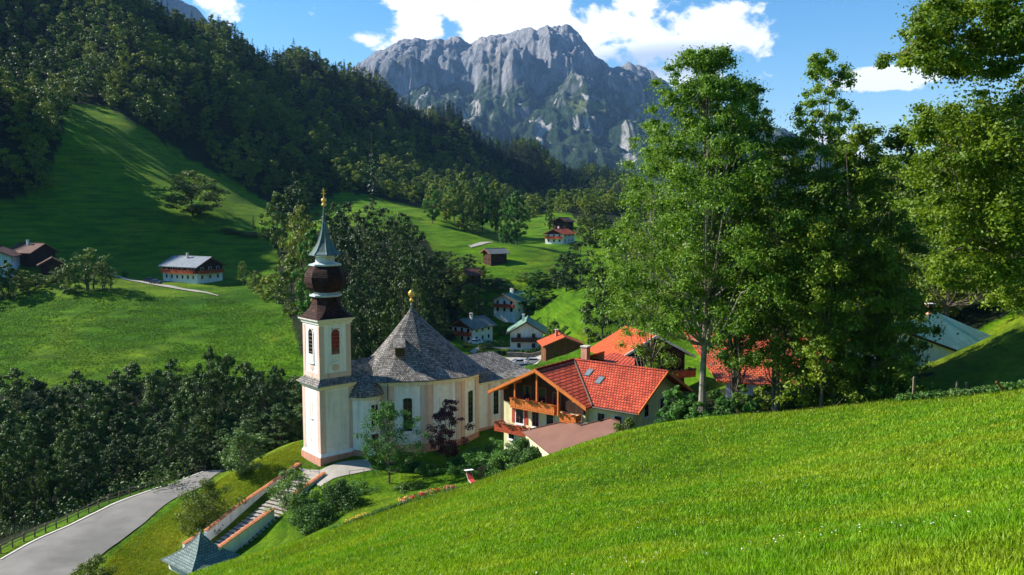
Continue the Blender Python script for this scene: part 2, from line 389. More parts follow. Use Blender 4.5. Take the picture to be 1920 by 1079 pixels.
    bump(nt, b, bb.outputs[0], 1.0, 0.8)
    # mountain rock, scrub and forest by height and steepness
    m_, nt, b = newmat('mountain', 0.95, 0.05)
    g = nt.nodes.new('ShaderNodeNewGeometry'); sn = nt.nodes.new('ShaderNodeSeparateXYZ'); nt.links.new(g.outputs['Normal'], sn.inputs[0])
    spz = nt.nodes.new('ShaderNodeSeparateXYZ'); nt.links.new(g.outputs['Position'], spz.inputs[0])
    r1 = noise(nt, 0.004, 8, 'World', 0.7, 0.3, (1, 1, 0.35)); r2 = noise(nt, 0.02, 6, 'World', 0.7, 0, (1.6, 1.6, 0.4)); r3 = noise(nt, 0.0016, 5, 'World')
    rock = ramp(nt, r1, [(0.3, (0.20, 0.22, 0.25)), (0.52, (0.40, 0.40, 0.41)), (0.72, (0.62, 0.54, 0.46))])  # warm sunlit patches and blue hazy shade put into the rock colour by noise
    rock = mixc(nt, 1.0, rock, ramp(nt, r2, [(0.3, (.55, .55, .58)), (0.7, (1.2, 1.2, 1.2))]), 'MULTIPLY')
    wd = ramp(nt, r2, [(0.3, (0.012, 0.036, 0.020)), (0.7, (0.06, 0.10, 0.04))])
    # forest factor = low altitude or gentle slope
    zz = nt.nodes.new('ShaderNodeMapRange'); zz.inputs['From Min'].default_value = 960; zz.inputs['From Max'].default_value = 660
    za = nt.nodes.new('ShaderNodeMath'); za.operation = 'MULTIPLY_ADD'; za.inputs[1].default_value = 900
    nt.links.new(noise(nt, 0.006, 8, 'World', 0.75), za.inputs[0])
    zs = nt.nodes.new('ShaderNodeMath'); zs.operation = 'SUBTRACT'; nt.links.new(spz.outputs[2], za.inputs[2]); nt.links.new(za.outputs[0], zs.inputs[0]); zs.inputs[1].default_value = 450
    nt.links.new(zs.outputs[0], zz.inputs['Value'])
    st = nt.nodes.new('ShaderNodeMapRange'); st.inputs['From Min'].default_value = 0.30; st.inputs['From Max'].default_value = 0.52
    nt.links.new(sn.outputs[2], st.inputs['Value'])
    ff = mul(nt, zz.outputs[0], st.outputs[0])
    col = mixc(nt, ff, rock, wd)
    # pasture patch mask and scree streaks
    at = nt.nodes.new('ShaderNodeVertexColor'); at.layer_name = 'cover'
    sp = nt.nodes.new('ShaderNodeSeparateColor'); nt.links.new(at.outputs[0], sp.inputs[0])
    col = mixc(nt, sp.outputs[0], col, (0.16, 0.19, 0.05))
    scr = nt.nodes.new('ShaderNodeMapRange'); scr.inputs['From Min'].default_value = 0.55; scr.inputs['From Max'].default_value = 0.62
    nt.links.new(noise(nt, 0.011, 5, 'World', 0.6, 1.2, (1, 0.35, 0.35)), scr.inputs['Value'])
    col = mixc(nt, mul(nt, scr.outputs[0], sp.outputs[1]), col, (0.52, 0.49, 0.45))
    nt.links.new(col, b.inputs['Base Color'])
    r4 = noise(nt, 0.045, 6, 'World', 0.75, 0, (1.5, 1.5, .6)); sm = nt.nodes.new('ShaderNodeMath'); sm.operation = 'MULTIPLY_ADD'; nt.links.new(r4, sm.inputs[0]); sm.inputs[1].default_value = .5; nt.links.new(r2, sm.inputs[2])
    bump(nt, b, sm.outputs[0], 1.0, 70.0)
build_materials()

# ------------------------------------------------------------------ terrain
def wp(px, py, Y): return tuple(W(px, py, Y))
TP = []
def P_(lst):
    for p in lst: TP.append(wp(*p))
# near meadow
P_([(450, 1079, 40), (960, 1079, 14.5), (1920, 1079, 6.6), (1400, 1079, 9), (700, 1079, 22), (960, 900, 45), (960, 980, 25), (700, 1000, 50), (1300, 900, 38), (1600, 850, 33),
    (1900, 850, 24), (1500, 1000, 15), (1900, 742, 52), (1710, 752, 60), (1560, 765, 66), (1330, 792, 72), (1200, 817, 78), (1100, 843, 82), (1000, 875, 85), (900, 907, 87),
    (800, 935, 84), (700, 968, 80), (600, 1003, 76), (520, 1028, 73), (430, 1060, 70), (360, 1079, 68)])
TP += [(0, 0, -2.1), (0, 5, -3.5), (10, 0, 0.4), (-10, 0, -5.5), (40, 10, 4), (-30, 20, -16), (0, -40, 6), (-60, -20, -18), (60, -20, 16), (-38, 50, -31), (80, 20, 14), (-70, 40, -38)]
# garden, plaza, church
P_([(885, 908, 91), (730, 912, 97), (640, 940, 92), (560, 1010, 84), (470, 1050, 80), (640, 870, 104), (960, 870, 97), (1060, 850, 90)])
CH = (-25.4, 104.0); CHZ = -33.3
TP += [(-24, 103, -33.4), (-28, 110, -33.4), (-16, 108, -33.3), (-5, 112, -33), (-8, 122, -33.5), (5, 122, -32.5), (-22, 120, -34.5),
       (4, 98, -30.5), (10, 96, -29.5), (16, 88, -27.5), (21, 93, -26), (12, 106, -29), (25, 105, -24.5), (32, 84, -22), (35, 110, -22), (45, 95, -18), (45, 120, -17)]
# bank between road and stairs, stairs
P_([(560, 835, 112), (480, 870, 106), (440, 893, 104), (430, 930, 99), (370, 985, 93), (250, 1079, 84), (200, 1079, 83), (500, 850, 113), (545, 880, 104)])
TP += [(-30, 90, -37.4), (-33, 86, -38.6), (-27, 96, -35.6), (-36, 84, -38.9), (-38, 78, -38.5), (-30, 78, -37.6), (-28, 84, -36.9), (-25, 92, -35)]
# road
P_([(0, 1050, 86), (100, 998, 94), (200, 950, 102), (300, 912, 110), (385, 885, 117), (150, 1079, 82), (280, 980, 97), (380, 915, 109), (420, 888, 116), (-150, 1140, 76), (-300, 1140, 78)])
TP += [(-40, 125, -39), (-38, 135, -40), (-60, 70, -37), (-70, 50, -37)]
# gully
TP += [(-66, 95, -41.5), (-64, 105, -42), (-58, 118, -43), (-80, 105, -47), (-100, 120, -50), (-75, 130, -50), (-60, 140, -49), (-45, 140, -47), (-35, 150, -47), (-20, 140, -43), (-5, 150, -41),
       (-120, 140, -52), (-15, 165, -44), (5, 165, -38)]
# left meadow
P_([(100, 700, 178), (0, 690, 182), (300, 700, 172), (500, 690, 172), (100, 620, 205), (300, 620, 205), (520, 640, 185), (0, 600, 215), (540, 592, 215), (400, 555, 240), (0, 540, 240),
    (200, 535, 245), (300, 540, 250), (60, 503, 255), (200, 510, 265), (360, 527, 268), (430, 535, 262), (0, 498, 258), (500, 560, 240), (-150, 560, 235), (-150, 480, 262)])
P_([(0, 440, 290), (100, 470, 285), (-100, 400, 300), (250, 500, 290), (450, 500, 290), (520, 480, 300), (300, 480, 305), (480, 460, 315)])
# hollow and steep meadow
P_([(100, 400, 320), (200, 430, 320), (300, 440, 325), (400, 440, 330), (50, 300, 350), (150, 320, 358), (250, 390, 345), (480, 430, 350), (0, 230, 360), (110, 205, 410), (200, 235, 415), (300, 300, 405), (370, 335, 405),
    (430, 360, 400), (505, 395, 400), (160, 260, 385), (440, 400, 372)])
TP += [(-305, 374, 135), (-360, 352, 170), (-330, 408, 62), (-310, 312, 28), (-385, 410, 92), (-345, 240, 40), (-400, 300, 130), (-400, 235, 60), (-300, 460, 78), (-350, 470, 85), (-250, 335, 42), (-255, 255, 5)]  # includes an unseen ridge off to the left, added to shade the hollow
# behind steep meadow: dip then the wooded spurs
P_([(330, 290, 450), (450, 350, 455), (560, 410, 450), (200, 190, 460)])
P_([(130, 120, 520), (200, 85, 540), (330, 125, 555), (450, 185, 575), (600, 262, 610), (750, 325, 650), (900, 365, 700), (1050, 395, 780), (0, 110, 500)])
P_([(250, 175, 480), (500, 300, 510), (650, 345, 540), (800, 390, 560), (950, 408, 600)])
P_([(330, 110, 640), (500, 170, 690), (650, 240, 740), (800, 300, 800), (1000, 370, 900)])          # slot behind the spur
P_([(300, 28, 720), (430, 68, 780), (560, 106, 830), (700, 156, 900), (850, 218, 980), (1000, 276, 1080), (1100, 318, 1150), (1190, 352, 1220), (150, -60, 680), (0, -95, 650), (-200, -130, 600), (-500, -110, 600)])
P_([(400, 60, 740), (900, 290, 940), (1100, 350, 1060)])
TP += [(-300, 900, 120), (-100, 1100, 80), (100, 1250, 20), (250, 1300, -10), (300, 1000, -20), (-600, 1000, 150), (-300, 1300, 60)]
# valley behind: slopes, knolls
P_([(560, 470, 300), (650, 420, 340), (690, 395, 385), (780, 408, 390), (620, 560, 220), (700, 600, 190), (750, 500, 250), (800, 520, 250), (640, 650, 170)])
P_([(800, 430, 350), (860, 475, 310), (900, 448, 345), (905, 505, 285), (960, 470, 318), (1000, 500, 290), (1040, 452, 360), (1100, 458, 360), (1080, 500, 300), (1130, 470, 330), (960, 445, 380), (820, 408, 400),
    (1000, 425, 450), (1120, 420, 450), (1000, 400, 520), (1150, 400, 600)])
P_([(950, 560, 255), (1000, 570, 250), (870, 600, 240), (870, 640, 222), (955, 600, 248), (985, 655, 200), (900, 650, 208), (930, 672, 192), (1010, 680, 186), (960, 688, 182), (1000, 640, 210), (1052, 669, 176), (1020, 672, 176)])
P_([(1005, 612, 225), (1050, 580, 220), (1105, 548, 222), (1060, 630, 190), (1110, 600, 190), (1150, 560, 215)])
P_([(960, 699, 148), (1040, 672, 148), (1100, 648, 146), (1160, 627, 144), (1215, 606, 142)])
TP += [(10, 135, -32.5), (22, 130, -28), (30, 140, -22), (12, 165, -33.5), (24, 168, -31)]
# right side
P_([(1400, 600, 150), (1500, 580, 150), (1600, 600, 130), (1700, 706, 78), (1735, 690, 79), (1800, 658, 80), (1862, 628, 82), (1920, 598, 84), (2000, 560, 85), (1920, 660, 70), (1850, 715, 66), (1700, 735, 66), (1760, 700, 95), (1860, 650, 100), (1300, 640, 140)])
TP += [(110, 200, 2), (70, 200, -15), (150, 250, 18), (120, 120, 8), (90, 100, 0), (110, 60, 16), (60, 160, -17), (200, 200, 40), (150, 60, 35), (200, 400, 20), (120, 350, -8), (300, 300, 50), (120, 500, -12), (200, 700, 0)]
TP += [(-900, 300, 140), (-900, 800, 180), (700, 300, 250), (900, 900, 200), (0, -400, 60), (-500, -300, 0), (500, -300, 150), (-500, 0, 20), (400, 0, 140), (-200, 100, -20), (-220, 180, 5), (-150, 40, -40), (-160, 200, -15), (0, 1600, -20), (-900, 1500, 150), (900, 1600, 100)]
TP = np.array(TP)
_, keep = np.unique(np.round(TP[:, :2]/1.5), axis=0, return_index=True); TP = TP[np.sort(keep)]
# thin plate spline, solved in a log-stretched plane so near and far points weigh alike
def warp(XY):
    r = np.hypot(XY[:, 0], XY[:, 1])+20.0
    s = np.log(r/20.0)*100/r
    return XY*s[:, None]
def tps_fit(P, Z, lam):
    n = len(P); d = np.hypot(P[:, None, 0]-P[None, :, 0], P[:, None, 1]-P[None, :, 1])+1e-9
    K = d*d*np.log(d)+np.eye(n)*lam
    A = np.zeros((n+3, n+3)); A[:n, :n] = K; A[:n, n] = 1; A[:n, n+1:] = P; A[n, :n] = 1; A[n+1:, :n] = P.T
    return np.linalg.solve(A, np.concatenate([Z, np.zeros(3)]))
TPW = warp(TP[:, :2]); TW = tps_fit(TPW, TP[:, 2], 3.0)
def vnoise(x, y, seed=0):
    xi = np.floor(x).astype(np.int64); yi = np.floor(y).astype(np.int64); xf = x-xi; yf = y-yi
    def h(a, b):
        n = (a*374761393+b*668265263+seed*982451653) & 0xffffffff
        n = ((n ^ (n >> 13))*1274126177) & 0xffffffff
        return ((n ^ (n >> 16)) & 0xffff)/65535.0
    u = xf*xf*(3-2*xf); v = yf*yf*(3-2*yf)
    return (h(xi, yi)*(1-u)+h(xi+1, yi)*u)*(1-v)+(h(xi, yi+1)*(1-u)+h(xi+1, yi+1)*u)*v
def fbm(x, y, o=5, seed=0, g=0.5):
    s = 0; a = 1; t = 0
    for k in range(o): s = s+a*vnoise(x*2**k, y*2**k, seed+k); t += a; a *= g
    return s/t
def gz_np(X, Y):
    X = np.atleast_1d(np.asarray(X, float)); Y = np.atleast_1d(np.asarray(Y, float))
    out = np.empty(len(X))
    for i in range(0, len(X), 20000):
        Q = warp(np.stack([X[i:i+20000], Y[i:i+20000]], 1))
        d = np.hypot(Q[:, None, 0]-TPW[None, :, 0], Q[:, None, 1]-TPW[None, :, 1])+1e-9
        out[i:i+20000] = (d*d*np.log(d)) @ TW[:-3]+TW[-3]+Q @ TW[-2:]
    r = np.hypot(X, Y)
    out += (fbm(X/9, Y/9, 3, 3)-.5)*np.clip(r/120, .15, 1.2)*.7+(fbm(X/45, Y/45, 3, 8)-.5)*np.clip((r-250)/150, 0, 1)*10
    return out
def gz(x, y): return float(gz_np([x], [y])[0])

def in_poly(px, py, poly):
    inside = np.zeros(px.shape, bool); n = len(poly)
    for i in range(n):
        x0, y0 = poly[i]; x1, y1 = poly[(i+1) % n]
        if y0 == y1: continue
        c = ((py < y0) != (py < y1)) & (px < (x1-x0)*(py-y0)/(y1-y0)+x0)
        inside ^= c
    return inside
# woods, in the photo's frame but always read off the ground's own position
HILLWOOD = [(-1500, -1500), (1200, -1500), (1230, 300), (1230, 408), (1020, 398), (990, 412), (900, 405), (800, 392), (700, 368), (640, 360), (560, 408), (510, 385), (430, 335), (350, 296), (300, 262), (200, 200), (118, 192), (118, 250), (98, 310), (62, 360), (-40, 395), (-1500, 450)]
VALEWOOD = [(520, 470), (600, 430), (640, 420), (700, 430), (800, 450), (830, 500), (870, 560), (850, 640), (640, 700), (570, 680), (545, 600), (520, 560)]
GULLY = [(-600, 760), (0, 735), (300, 712), (420, 715), (560, 715), (620, 800), (556, 822), (500, 842), (410, 872), (300, 895), (200, 935), (100, 980), (0, 1025), (-600, 1300)]
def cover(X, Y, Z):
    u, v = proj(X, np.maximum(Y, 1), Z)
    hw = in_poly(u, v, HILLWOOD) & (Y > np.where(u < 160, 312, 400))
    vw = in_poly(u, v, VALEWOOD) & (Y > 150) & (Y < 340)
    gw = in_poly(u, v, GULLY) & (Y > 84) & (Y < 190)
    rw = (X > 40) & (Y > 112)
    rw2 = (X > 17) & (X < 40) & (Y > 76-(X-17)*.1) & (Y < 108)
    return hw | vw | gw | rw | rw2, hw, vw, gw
def make_ground():
    az1 = np.radians(np.arange(-48, 48.01, 0.2)); az2 = np.radians(np.concatenate([np.arange(-180, -48, 4.0), ])); az3 = np.radians(np.arange(52, 180, 4.0))
    az = np.concatenate([az2, az1, az3]); R = np.concatenate([[0.5, 1.5, 3.0], np.geomspace(4.5, 1700, 470)])
    A, RR = np.meshgrid(az, R); X = (np.sin(A)*RR).ravel(); Y = (np.cos(A)*RR).ravel()
    Z = gz_np(X, Y)
    # far apron reaching the horizon
    R2 = np.array([2300, 3200, 5000, 9000, 14000]); A2, RR2 = np.meshgrid(az, R2)
    X2 = (np.sin(A2)*RR2).ravel(); Y2 = (np.cos(A2)*RR2).ravel(); Z2 = np.full(len(X2), -60.0)
    na, nr = len(az), len(R)+len(R2)
    X = np.concatenate([X, X2]); Y = np.concatenate([Y, Y2]); Z = np.concatenate([Z, Z2])
    i = np.arange(nr-1)[:, None]*na; j = np.arange(na)[None, :]; jn = (j+1) % na
    Fq = np.stack([i+j, i+jn, i+na+jn, i+na+j], -1).reshape(-1, 4)[:, ::-1]
    me = np_mesh('ground', np.stack([X, Y, Z], 1), Fq, 4, True)
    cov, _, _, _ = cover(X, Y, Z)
    u, v = proj(X, np.maximum(Y, 1), Z)
    dry = np.zeros(len(X))
    bank = in_poly(u, v, [(150, 1110), (420, 885), (560, 815), (575, 870), (330, 1100)]) & (Y > 78) & (Y < 125); dry[bank] = .85
    rh = (X > 35) & (Y > 64) & (Y < 110); dry[rh] = .7
    dry = np.maximum(dry, np.clip((fbm(X/14, Y/14, 4, 21)-.56)*3, 0, .5))
    dry[(v < 560) & (v > 490) & (u < 440) & (Y > 225) & (Y < 300)] += .35
    steep = in_poly(u, v, [(100, 180), (300, 260), (440, 340), (520, 390), (500, 420), (420, 400), (300, 340), (120, 230)]) & (Y > 360); dry[steep] = .35
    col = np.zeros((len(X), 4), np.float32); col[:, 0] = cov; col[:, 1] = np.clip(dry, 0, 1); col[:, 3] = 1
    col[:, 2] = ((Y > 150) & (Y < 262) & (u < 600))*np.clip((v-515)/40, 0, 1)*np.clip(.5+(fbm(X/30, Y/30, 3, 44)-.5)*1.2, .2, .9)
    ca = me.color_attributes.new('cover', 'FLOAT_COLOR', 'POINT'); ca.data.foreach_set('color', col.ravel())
    o = link_mesh('ground', me, None, [M['ground']]); tag(o, 'green mountain meadows and wooded slopes around the church', 'ground', kind='structure')
make_ground()

def drape(name, left, right, mat, off=0.06, label=None, cat=None, n=14):
    """strip between two pixel-derived world polylines laid on the ground"""
    def resample(P, k):
        P = np.array([[W(*p)[0], W(*p)[1]] if len(p) == 3 else p for p in P], float)
        s = np.concatenate([[0], np.cumsum(np.hypot(*np.diff(P, axis=0).T))]); t = np.linspace(0, s[-1], k)
        return np.stack([np.interp(t, s, P[:, 0]), np.interp(t, s, P[:, 1])], 1)
    k = n*len(left); A = resample(left, k); B = resample(right, k); m_ = 6
    G = np.array([[A[i]*(1-j/m_)+B[i]*j/m_ for j in range(m_+1)] for i in range(k)]).reshape(-1, 2)
    Z = gz_np(G[:, 0], G[:, 1])+off
    i = np.arange(k-1)[:, None]*(m_+1); j = np.arange(m_)[None, :]
    Fq = np.stack([i+j, i+j+1, i+m_+2+j, i+m_+1+j], -1).reshape(-1, 4)
    V = np.stack([G[:, 0], G[:, 1], Z], 1)
    # make faces look up
    a, b, c = V[Fq[0][0]], V[Fq[0][1]], V[Fq[0][2]]
    if np.cross(b-a, c-b)[2] < 0: Fq = Fq[:, ::-1]
    o = link_mesh(name, np_mesh(name, V, Fq, 4, True), None, [M[mat]]); tag(o, label, cat, kind='structure'); return o
drape('road', [(-150, 1135, 76), (0, 1050, 86), (100, 998, 94), (200, 950, 102), (300, 912, 110), (385, 885, 117), (-41, 130)],
      [(60, 1150, 74), (138, 1079, 82), (200, 1030, 89), (270, 980, 97), (324, 940, 104), (376, 914, 109), (418, 888, 116), (-37.5, 130)], 'asphalt', 0.1, 'grey asphalt lane climbing past the grassy bank', 'road')

# ------------------------------------------------------------------ mountain
def ridge_mesh(name, sky, Yc, Yf, label, zb=-70, seed=1, n=(900, 460), pasture=None):
    us = np.array([s[0] for s in sky], float); vs = np.array([s[1] for s in sky], float)
    Xs = np.array([W(u, v, Yc)[0] for u, v in sky]); Zs = np.array([W(u, v, Yc)[2] for u, v in sky])
    nx, ny = n; x = np.linspace(Xs[0], Xs[-1], nx); t = np.linspace(0, 1.35, ny)
    X, T = np.meshgrid(x, t); Y = Yf+T*(Yc-Yf)
    H = np.interp(x, Xs, Zs)-zb; Hm = np.broadcast_to(H, X.shape)
    H = Hm+(fbm(X/90, X*0+seed, 4, seed)-.5)*60
    # buttresses: shift the profile in depth with ridged noise along X
    Xw = X+(fbm(X/600, Y/500, 4, seed+41)-.5)*700+(Y-Yc)*.18
    rg = 1-np.abs(fbm(Xw/620+seed, Y/1300, 4, seed+5)*2-1)
    rg2 = 1-np.abs(fbm(Xw/190+seed, Y/700, 4, seed+9)*2-1)
    rg3 = 1-np.abs(fbm(X/60+seed, Y/700, 3, seed+13)*2-1)
    Ts = T+(rg-.75)*.16+(rg2-.75)*.055+(rg3-.75)*.02+(fbm(X/350, Y/260, 5, seed+61)-.5)*.16
    prof_t = [0, .18, .45, .62, .76, .83, .92, 1.0, 1.06, 1.35]
    prof_h = [0, .14, .36, .50, .63, .80, .93, 1.0, .985, .80]
    h = np.interp(Ts, prof_t, prof_h)
    gul = (1-np.abs(fbm(X/230, Y/1500, 5, seed+31)*2-1))
    Z = zb+h*H+(gul-.7)*110*np.clip(h*2.5, 0, 1)*np.clip((1.0-h)*2.5, 0, 1)+(fbm(X/70, Y/70, 5, seed+2)-.5)*95*np.clip(h*3, 0, 1)*np.clip((1.03-h)*5, .12, 1)
    i = np.arange(ny-1)[:, None]*nx; j = np.arange(nx-1)[None, :]
    Fq = np.stack([i+j, i+j+1, i+nx+j+1, i+nx+j], -1).reshape(-1, 4)
    V = np.stack([X.ravel(), Y.ravel(), Z.ravel()], 1)
    me = np_mesh(name, V, Fq, 4, False)
    u, v = proj(V[:, 0], V[:, 1], V[:, 2]); col = np.zeros((len(V), 4), np.float32); col[:, 3] = 1
    if pasture:
        for pp in pasture: col[:, 0] = np.maximum(col[:, 0], in_poly(u, v, pp)*.8)
        col[:, 1] = ((h.ravel() > .25) & (h.ravel() < .62))*1.0
    ca = me.color_attributes.new('cover', 'FLOAT_COLOR', 'POINT'); ca.data.foreach_set('color', col.ravel())
    o = link_mesh(name, me, None, [M['mountain']]); tag(o, label, 'mountain', kind='structure')
ridge_mesh('mountain', [(300, 330), (420, 260), (560, 175), (640, 138), (690, 112), (720, 96), (770, 84), (862, 75), (885, 86), (905, 68), (950, 63), (985, 56), (1005, 57), (1022, 49), (1040, 45), (1060, 50), (1082, 66), (1105, 92), (1138, 122), (1175, 118), (1200, 132), (1212, 132),
     (1250, 163), (1290, 185), (1350, 205), (1420, 235), (1550, 300), (1800, 330)], 5500, 2600, 'pale rocky mountain massif rising beyond the valley',
     pasture=[[(1062, 190), (1110, 188), (1150, 208), (1080, 212)], [(1170, 200), (1215, 195), (1240, 215), (1200, 222)]])
ridge_mesh('mountain', [(-300, 60), (-100, -60), (100, -120), (250, -60), (300, -14), (340, -2), (352, 6), (366, 20), (392, 60), (440, 160), (480, 260)], 4200, 2400, 'blue rocky peak just showing over the wooded ridge', seed=7, n=(300, 200))

# ------------------------------------------------------------------ trees
def leaf_quads(rng, cen, rad, n_per, size, up=0.45, flat=0.75, squash=1.0, shell=0.45, soft=False):
    """rhombus leaves filling ellipsoidal clumps"""
    k = len(cen); n = (n_per*np.ones(k)).astype(int); idx = np.repeat(np.arange(k), n); N = len(idx)
    d = rng.normal(size=(N, 3)); d /= np.linalg.norm(d, axis=1)[:, None]+1e-9
    r = np.minimum(np.abs(rng.normal(0, .62, N)), 1.6) if soft else rng.random(N)**shell
    if soft: d = d*(0.6+0.8*rng.random((k, 3)))[idx]
    p = cen[idx]+d*(r*rad[idx])[:, None]*np.array([1, 1, flat])
    nrm = d*0.7+rng.normal(size=(N, 3))*0.55+np.array([0, 0, up]); nrm /= np.linalg.norm(nrm, axis=1)[:, None]+1e-9
    a = np.cross(nrm, rng.normal(size=(N, 3))); a /= np.linalg.norm(a, axis=1)[:, None]+1e-9
    b = np.cross(nrm, a); s = size*(0.6+0.8*rng.random(N))[:, None]
    V = np.stack([p-a*s*.5, p+b*s*.30*squash+nrm*s*.06, p+a*s*.5, p-b*s*.30*squash+nrm*s*.06], 1).reshape(-1, 3)
    return V
def env_r(prof, t): return np.interp(t, [q[0] for q in prof], [q[1] for q in prof])
PROF = {
 'round': [(0.14, .35), (0.3, .85), (0.5, 1.0), (0.7, .9), (0.88, .6), (1.0, .18)],
 'low':   [(0.0, .7), (0.15, .95), (0.45, 1.0), (0.7, .85), (0.9, .5), (1.0, .15)],
 'tall':  [(0.18, .4), (0.35, .8), (0.55, 1.0), (0.75, .8), (0.9, .5), (1.0, .15)],
 'column':[(0.03, .7), (0.2, .95), (0.5, 1.0), (0.8, .8), (0.93, .5), (1.0, .15)],
 'open':  [(0.22, .5), (0.4, .9), (0.6, 1.0), (0.8, .75), (1.0, .3)],
 'ash':   [(0.22, .45), (0.3, .85), (0.42, 1.0), (0.55, .95), (0.68, .80), (0.8, .66), (0.92, .45), (1.0, .2)],
}
def build_tree(seed, H, R, prof, nclump, nleaf, leaf, crad=(.16, .26), lean=(0, 0), nb=None, trunk_r=None, spread=.5, zmin=None, flat=.7, segs=6, lumpy=.3, stems=1, soft=False):
    """returns (trunk MB, leaf verts). local coordinates, base at origin"""
    rng = np.random.default_rng(seed); pr = PROF[prof]; z0 = pr[0][0] if zmin is None else zmin
    cen = []; rad = []
    tries = 0
    while len(cen) < nclump and tries < nclump*30:
        tries += 1
        t = z0+(1-z0)*rng.random(); th = rng.random()*2*pi; e = env_r(pr, t)
        lump = 1+lumpy*(sin(th*3+seed)+sin(th*2+t*9+seed*2))*.5
        r = R*e*lump*(rng.random()**spread); cr = R*rng.uniform(*crad)*(0.6+.5*e)
        p = np.array([r*cos(th)+lean[0]*t*H, r*sin(th)+lean[1]*t*H, t*H-cr*.5])
        if cen and min(np.linalg.norm((np.array(cen)-p), axis=1)) < cr*.55: continue
        cen.append(p); rad.append(cr)
    cen = np.array(cen); rad = np.array(rad)
    V = leaf_quads(rng, cen, rad, nleaf, leaf, flat=flat, soft=soft)
    mb = MB(); tr = trunk_r or H*.016
    for s_ in range(stems):
        ox, oy = (0, 0) if stems == 1 else (rng.uniform(-.08, .08)*R*2, rng.uniform(-.08, .08)*R*2)
        top = np.array([lean[0]*H*.9+ox*2.5, lean[1]*H*.9+oy*2.5, H*.9]); pts = []; n = 8
        for i in range(n+1):
            f = i/n; w = R*.05*sin(f*5+seed+s_*2)
            pts.append((ox*(1-f)+top[0]*f+w*f, oy*(1-f)+top[1]*f-w*f, top[2]*f-(.4 if i == 0 else 0)))
        mb.tube(pts, [tr*(1.35 if i == 0 else 1)*(1-.88*i/n) for i in range(n+1)], segs)
    nb = nb if nb is not None else min(len(cen), 30)
    for i in range(nb):
        c = cen[i % len(cen)]; f = max(.12 if zmin is None else zmin*.85, min(.85, (c[2]/H)*.75-.08+rng.random()*.08)); k = f*8/.9*.9
        i0 = int(min(7, f/0.9*8)); a = np.array(pts[i0]); b = c
        m1 = a*.55+b*.45+np.array([0, 0, -.03*H*rng.random()]); m2 = a*.2+b*.8+np.array([0, 0, .02*H])
        r0 = tr*(1-.88*f)*.5
        mb.tube([a, m1, m2, b], [r0, r0*.65, r0*.4, r0*.15], max(3, segs-2), cap=False)
    return mb, V
def fir_leaves(seed, H, R, layers=16, nb=9, q=5, size=.9):
    rng = np.random.default_rng(seed); out = []
    for l in range(layers):
        t = .06+.94*l/layers; r = R*(1-t)**.85+.15
        for b in range(nb):
            th = rng.random()*2*pi; L_ = r*rng.uniform(.65, 1.1); dr = rng.uniform(.15, .4)
            for k in range(q):
                f = (k+.7)/q; c = np.array([cos(th)*L_*f, sin(th)*L_*f, t*H-dr*L_*f+rng.uniform(-.1, .1)*H/layers])
                s = size*(.6+.6*rng.random())*(.6+.4*(1-t)); a = np.array([cos(th+rng.normal()*.3), sin(th+rng.normal()*.3), -dr*1.1]); w = np.array([-sin(th), cos(th), rng.normal()*.35])
                out += [c-a*s*.5, c+w*s*.32, c+a*s*.6, c-w*s*.32]
    for k in range(8):
        z = H*(.93+.01*k); out += [(-.12, 0, z-.5), (0, .1, z), (.12, 0, z+.6), (0, -.1, z)]
    return np.array(out)
TREES = {}
def proto_mesh(key, crownV, trunkMB, leafm, barkm='bark'):
    Fq = np.arange(len(crownV)).reshape(-1, 4)
    cm = np_mesh('crown', crownV, Fq); cm.materials.append(M[leafm])
    t = trunkMB.build('trunk', M[barkm]); tm = t.data; bpy.data.objects.remove(t)
    TREES[key] = (cm, tm)
def place_tree(key, x, y, h=1.0, rz=None, name='broadleaf_tree', label=None, cat='tree', group=None, z=None, w=None, dz=0):
    cm, tm = TREES[key]
    o = thing(name, (x, y, (gz(x, y) if z is None else z)+dz), random.random()*6.28 if rz is None else rz, label, cat, group)
    o.scale = (w or h, w or h, h)
    for nm, me in (('trunk', tm), ('crown', cm)):
        c = bpy.data.objects.new(nm, me); C.objects.link(c); c.parent = o
    return o
random.seed(4)
for i, (R, pf) in enumerate([(5.2, 'round'), (6.0, 'low'), (4.6, 'tall'), (5.6, 'round')]):
    mb, V = build_tree(10+i, 14, R, pf, 34, 34, 0.95, segs=4, nb=6, crad=(.22, .34)); proto_mesh('far%d' % i, V, mb, 'leaf_wood')
for i in range(3):
    mb = MB().tube([(0, 0, -.3), (0, 0, 15)], [.3, .05], 5)
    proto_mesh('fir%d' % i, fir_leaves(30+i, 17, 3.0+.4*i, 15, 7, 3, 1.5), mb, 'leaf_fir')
for i, (R, pf, lm) in enumerate([(5.0, 'round', 'leaf_wood'), (5.6, 'low', 'leaf_wood'), (4.2, 'tall', 'leaf_green'), (6.4, 'round', 'leaf_olive'), (4.0, 'column', 'leaf_green'), (5.0, 'open', 'leaf_wood')]):
    mb, V = build_tree(50+i, 14, R, pf, 75, 85, 0.5, segs=5, nb=22, crad=(.15, .26)); proto_mesh('mid%d' % i, V, mb, lm)
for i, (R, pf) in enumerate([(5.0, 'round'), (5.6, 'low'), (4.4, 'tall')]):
    mb, V = build_tree(70+i, 14, R, pf, 85, 100, 0.42, segs=5, nb=18, crad=(.14, .24), soft=True); proto_mesh('drk%d' % i, V, mb, 'leaf_wood_shade')
for i, (R, pf, lm) in enumerate([(4.4, 'tall', 'leaf_belt_shade'), (5.0, 'round', 'leaf_belt_shade'), (4.6, 'open', 'leaf_belt_shade')]):
    mb, V = build_tree(80+i, 20, R, pf, 110, 110, 0.36, segs=6, nb=45, crad=(.14, .24), trunk_r=.22, lumpy=.4); proto_mesh('gul%d' % i, V, mb, lm)

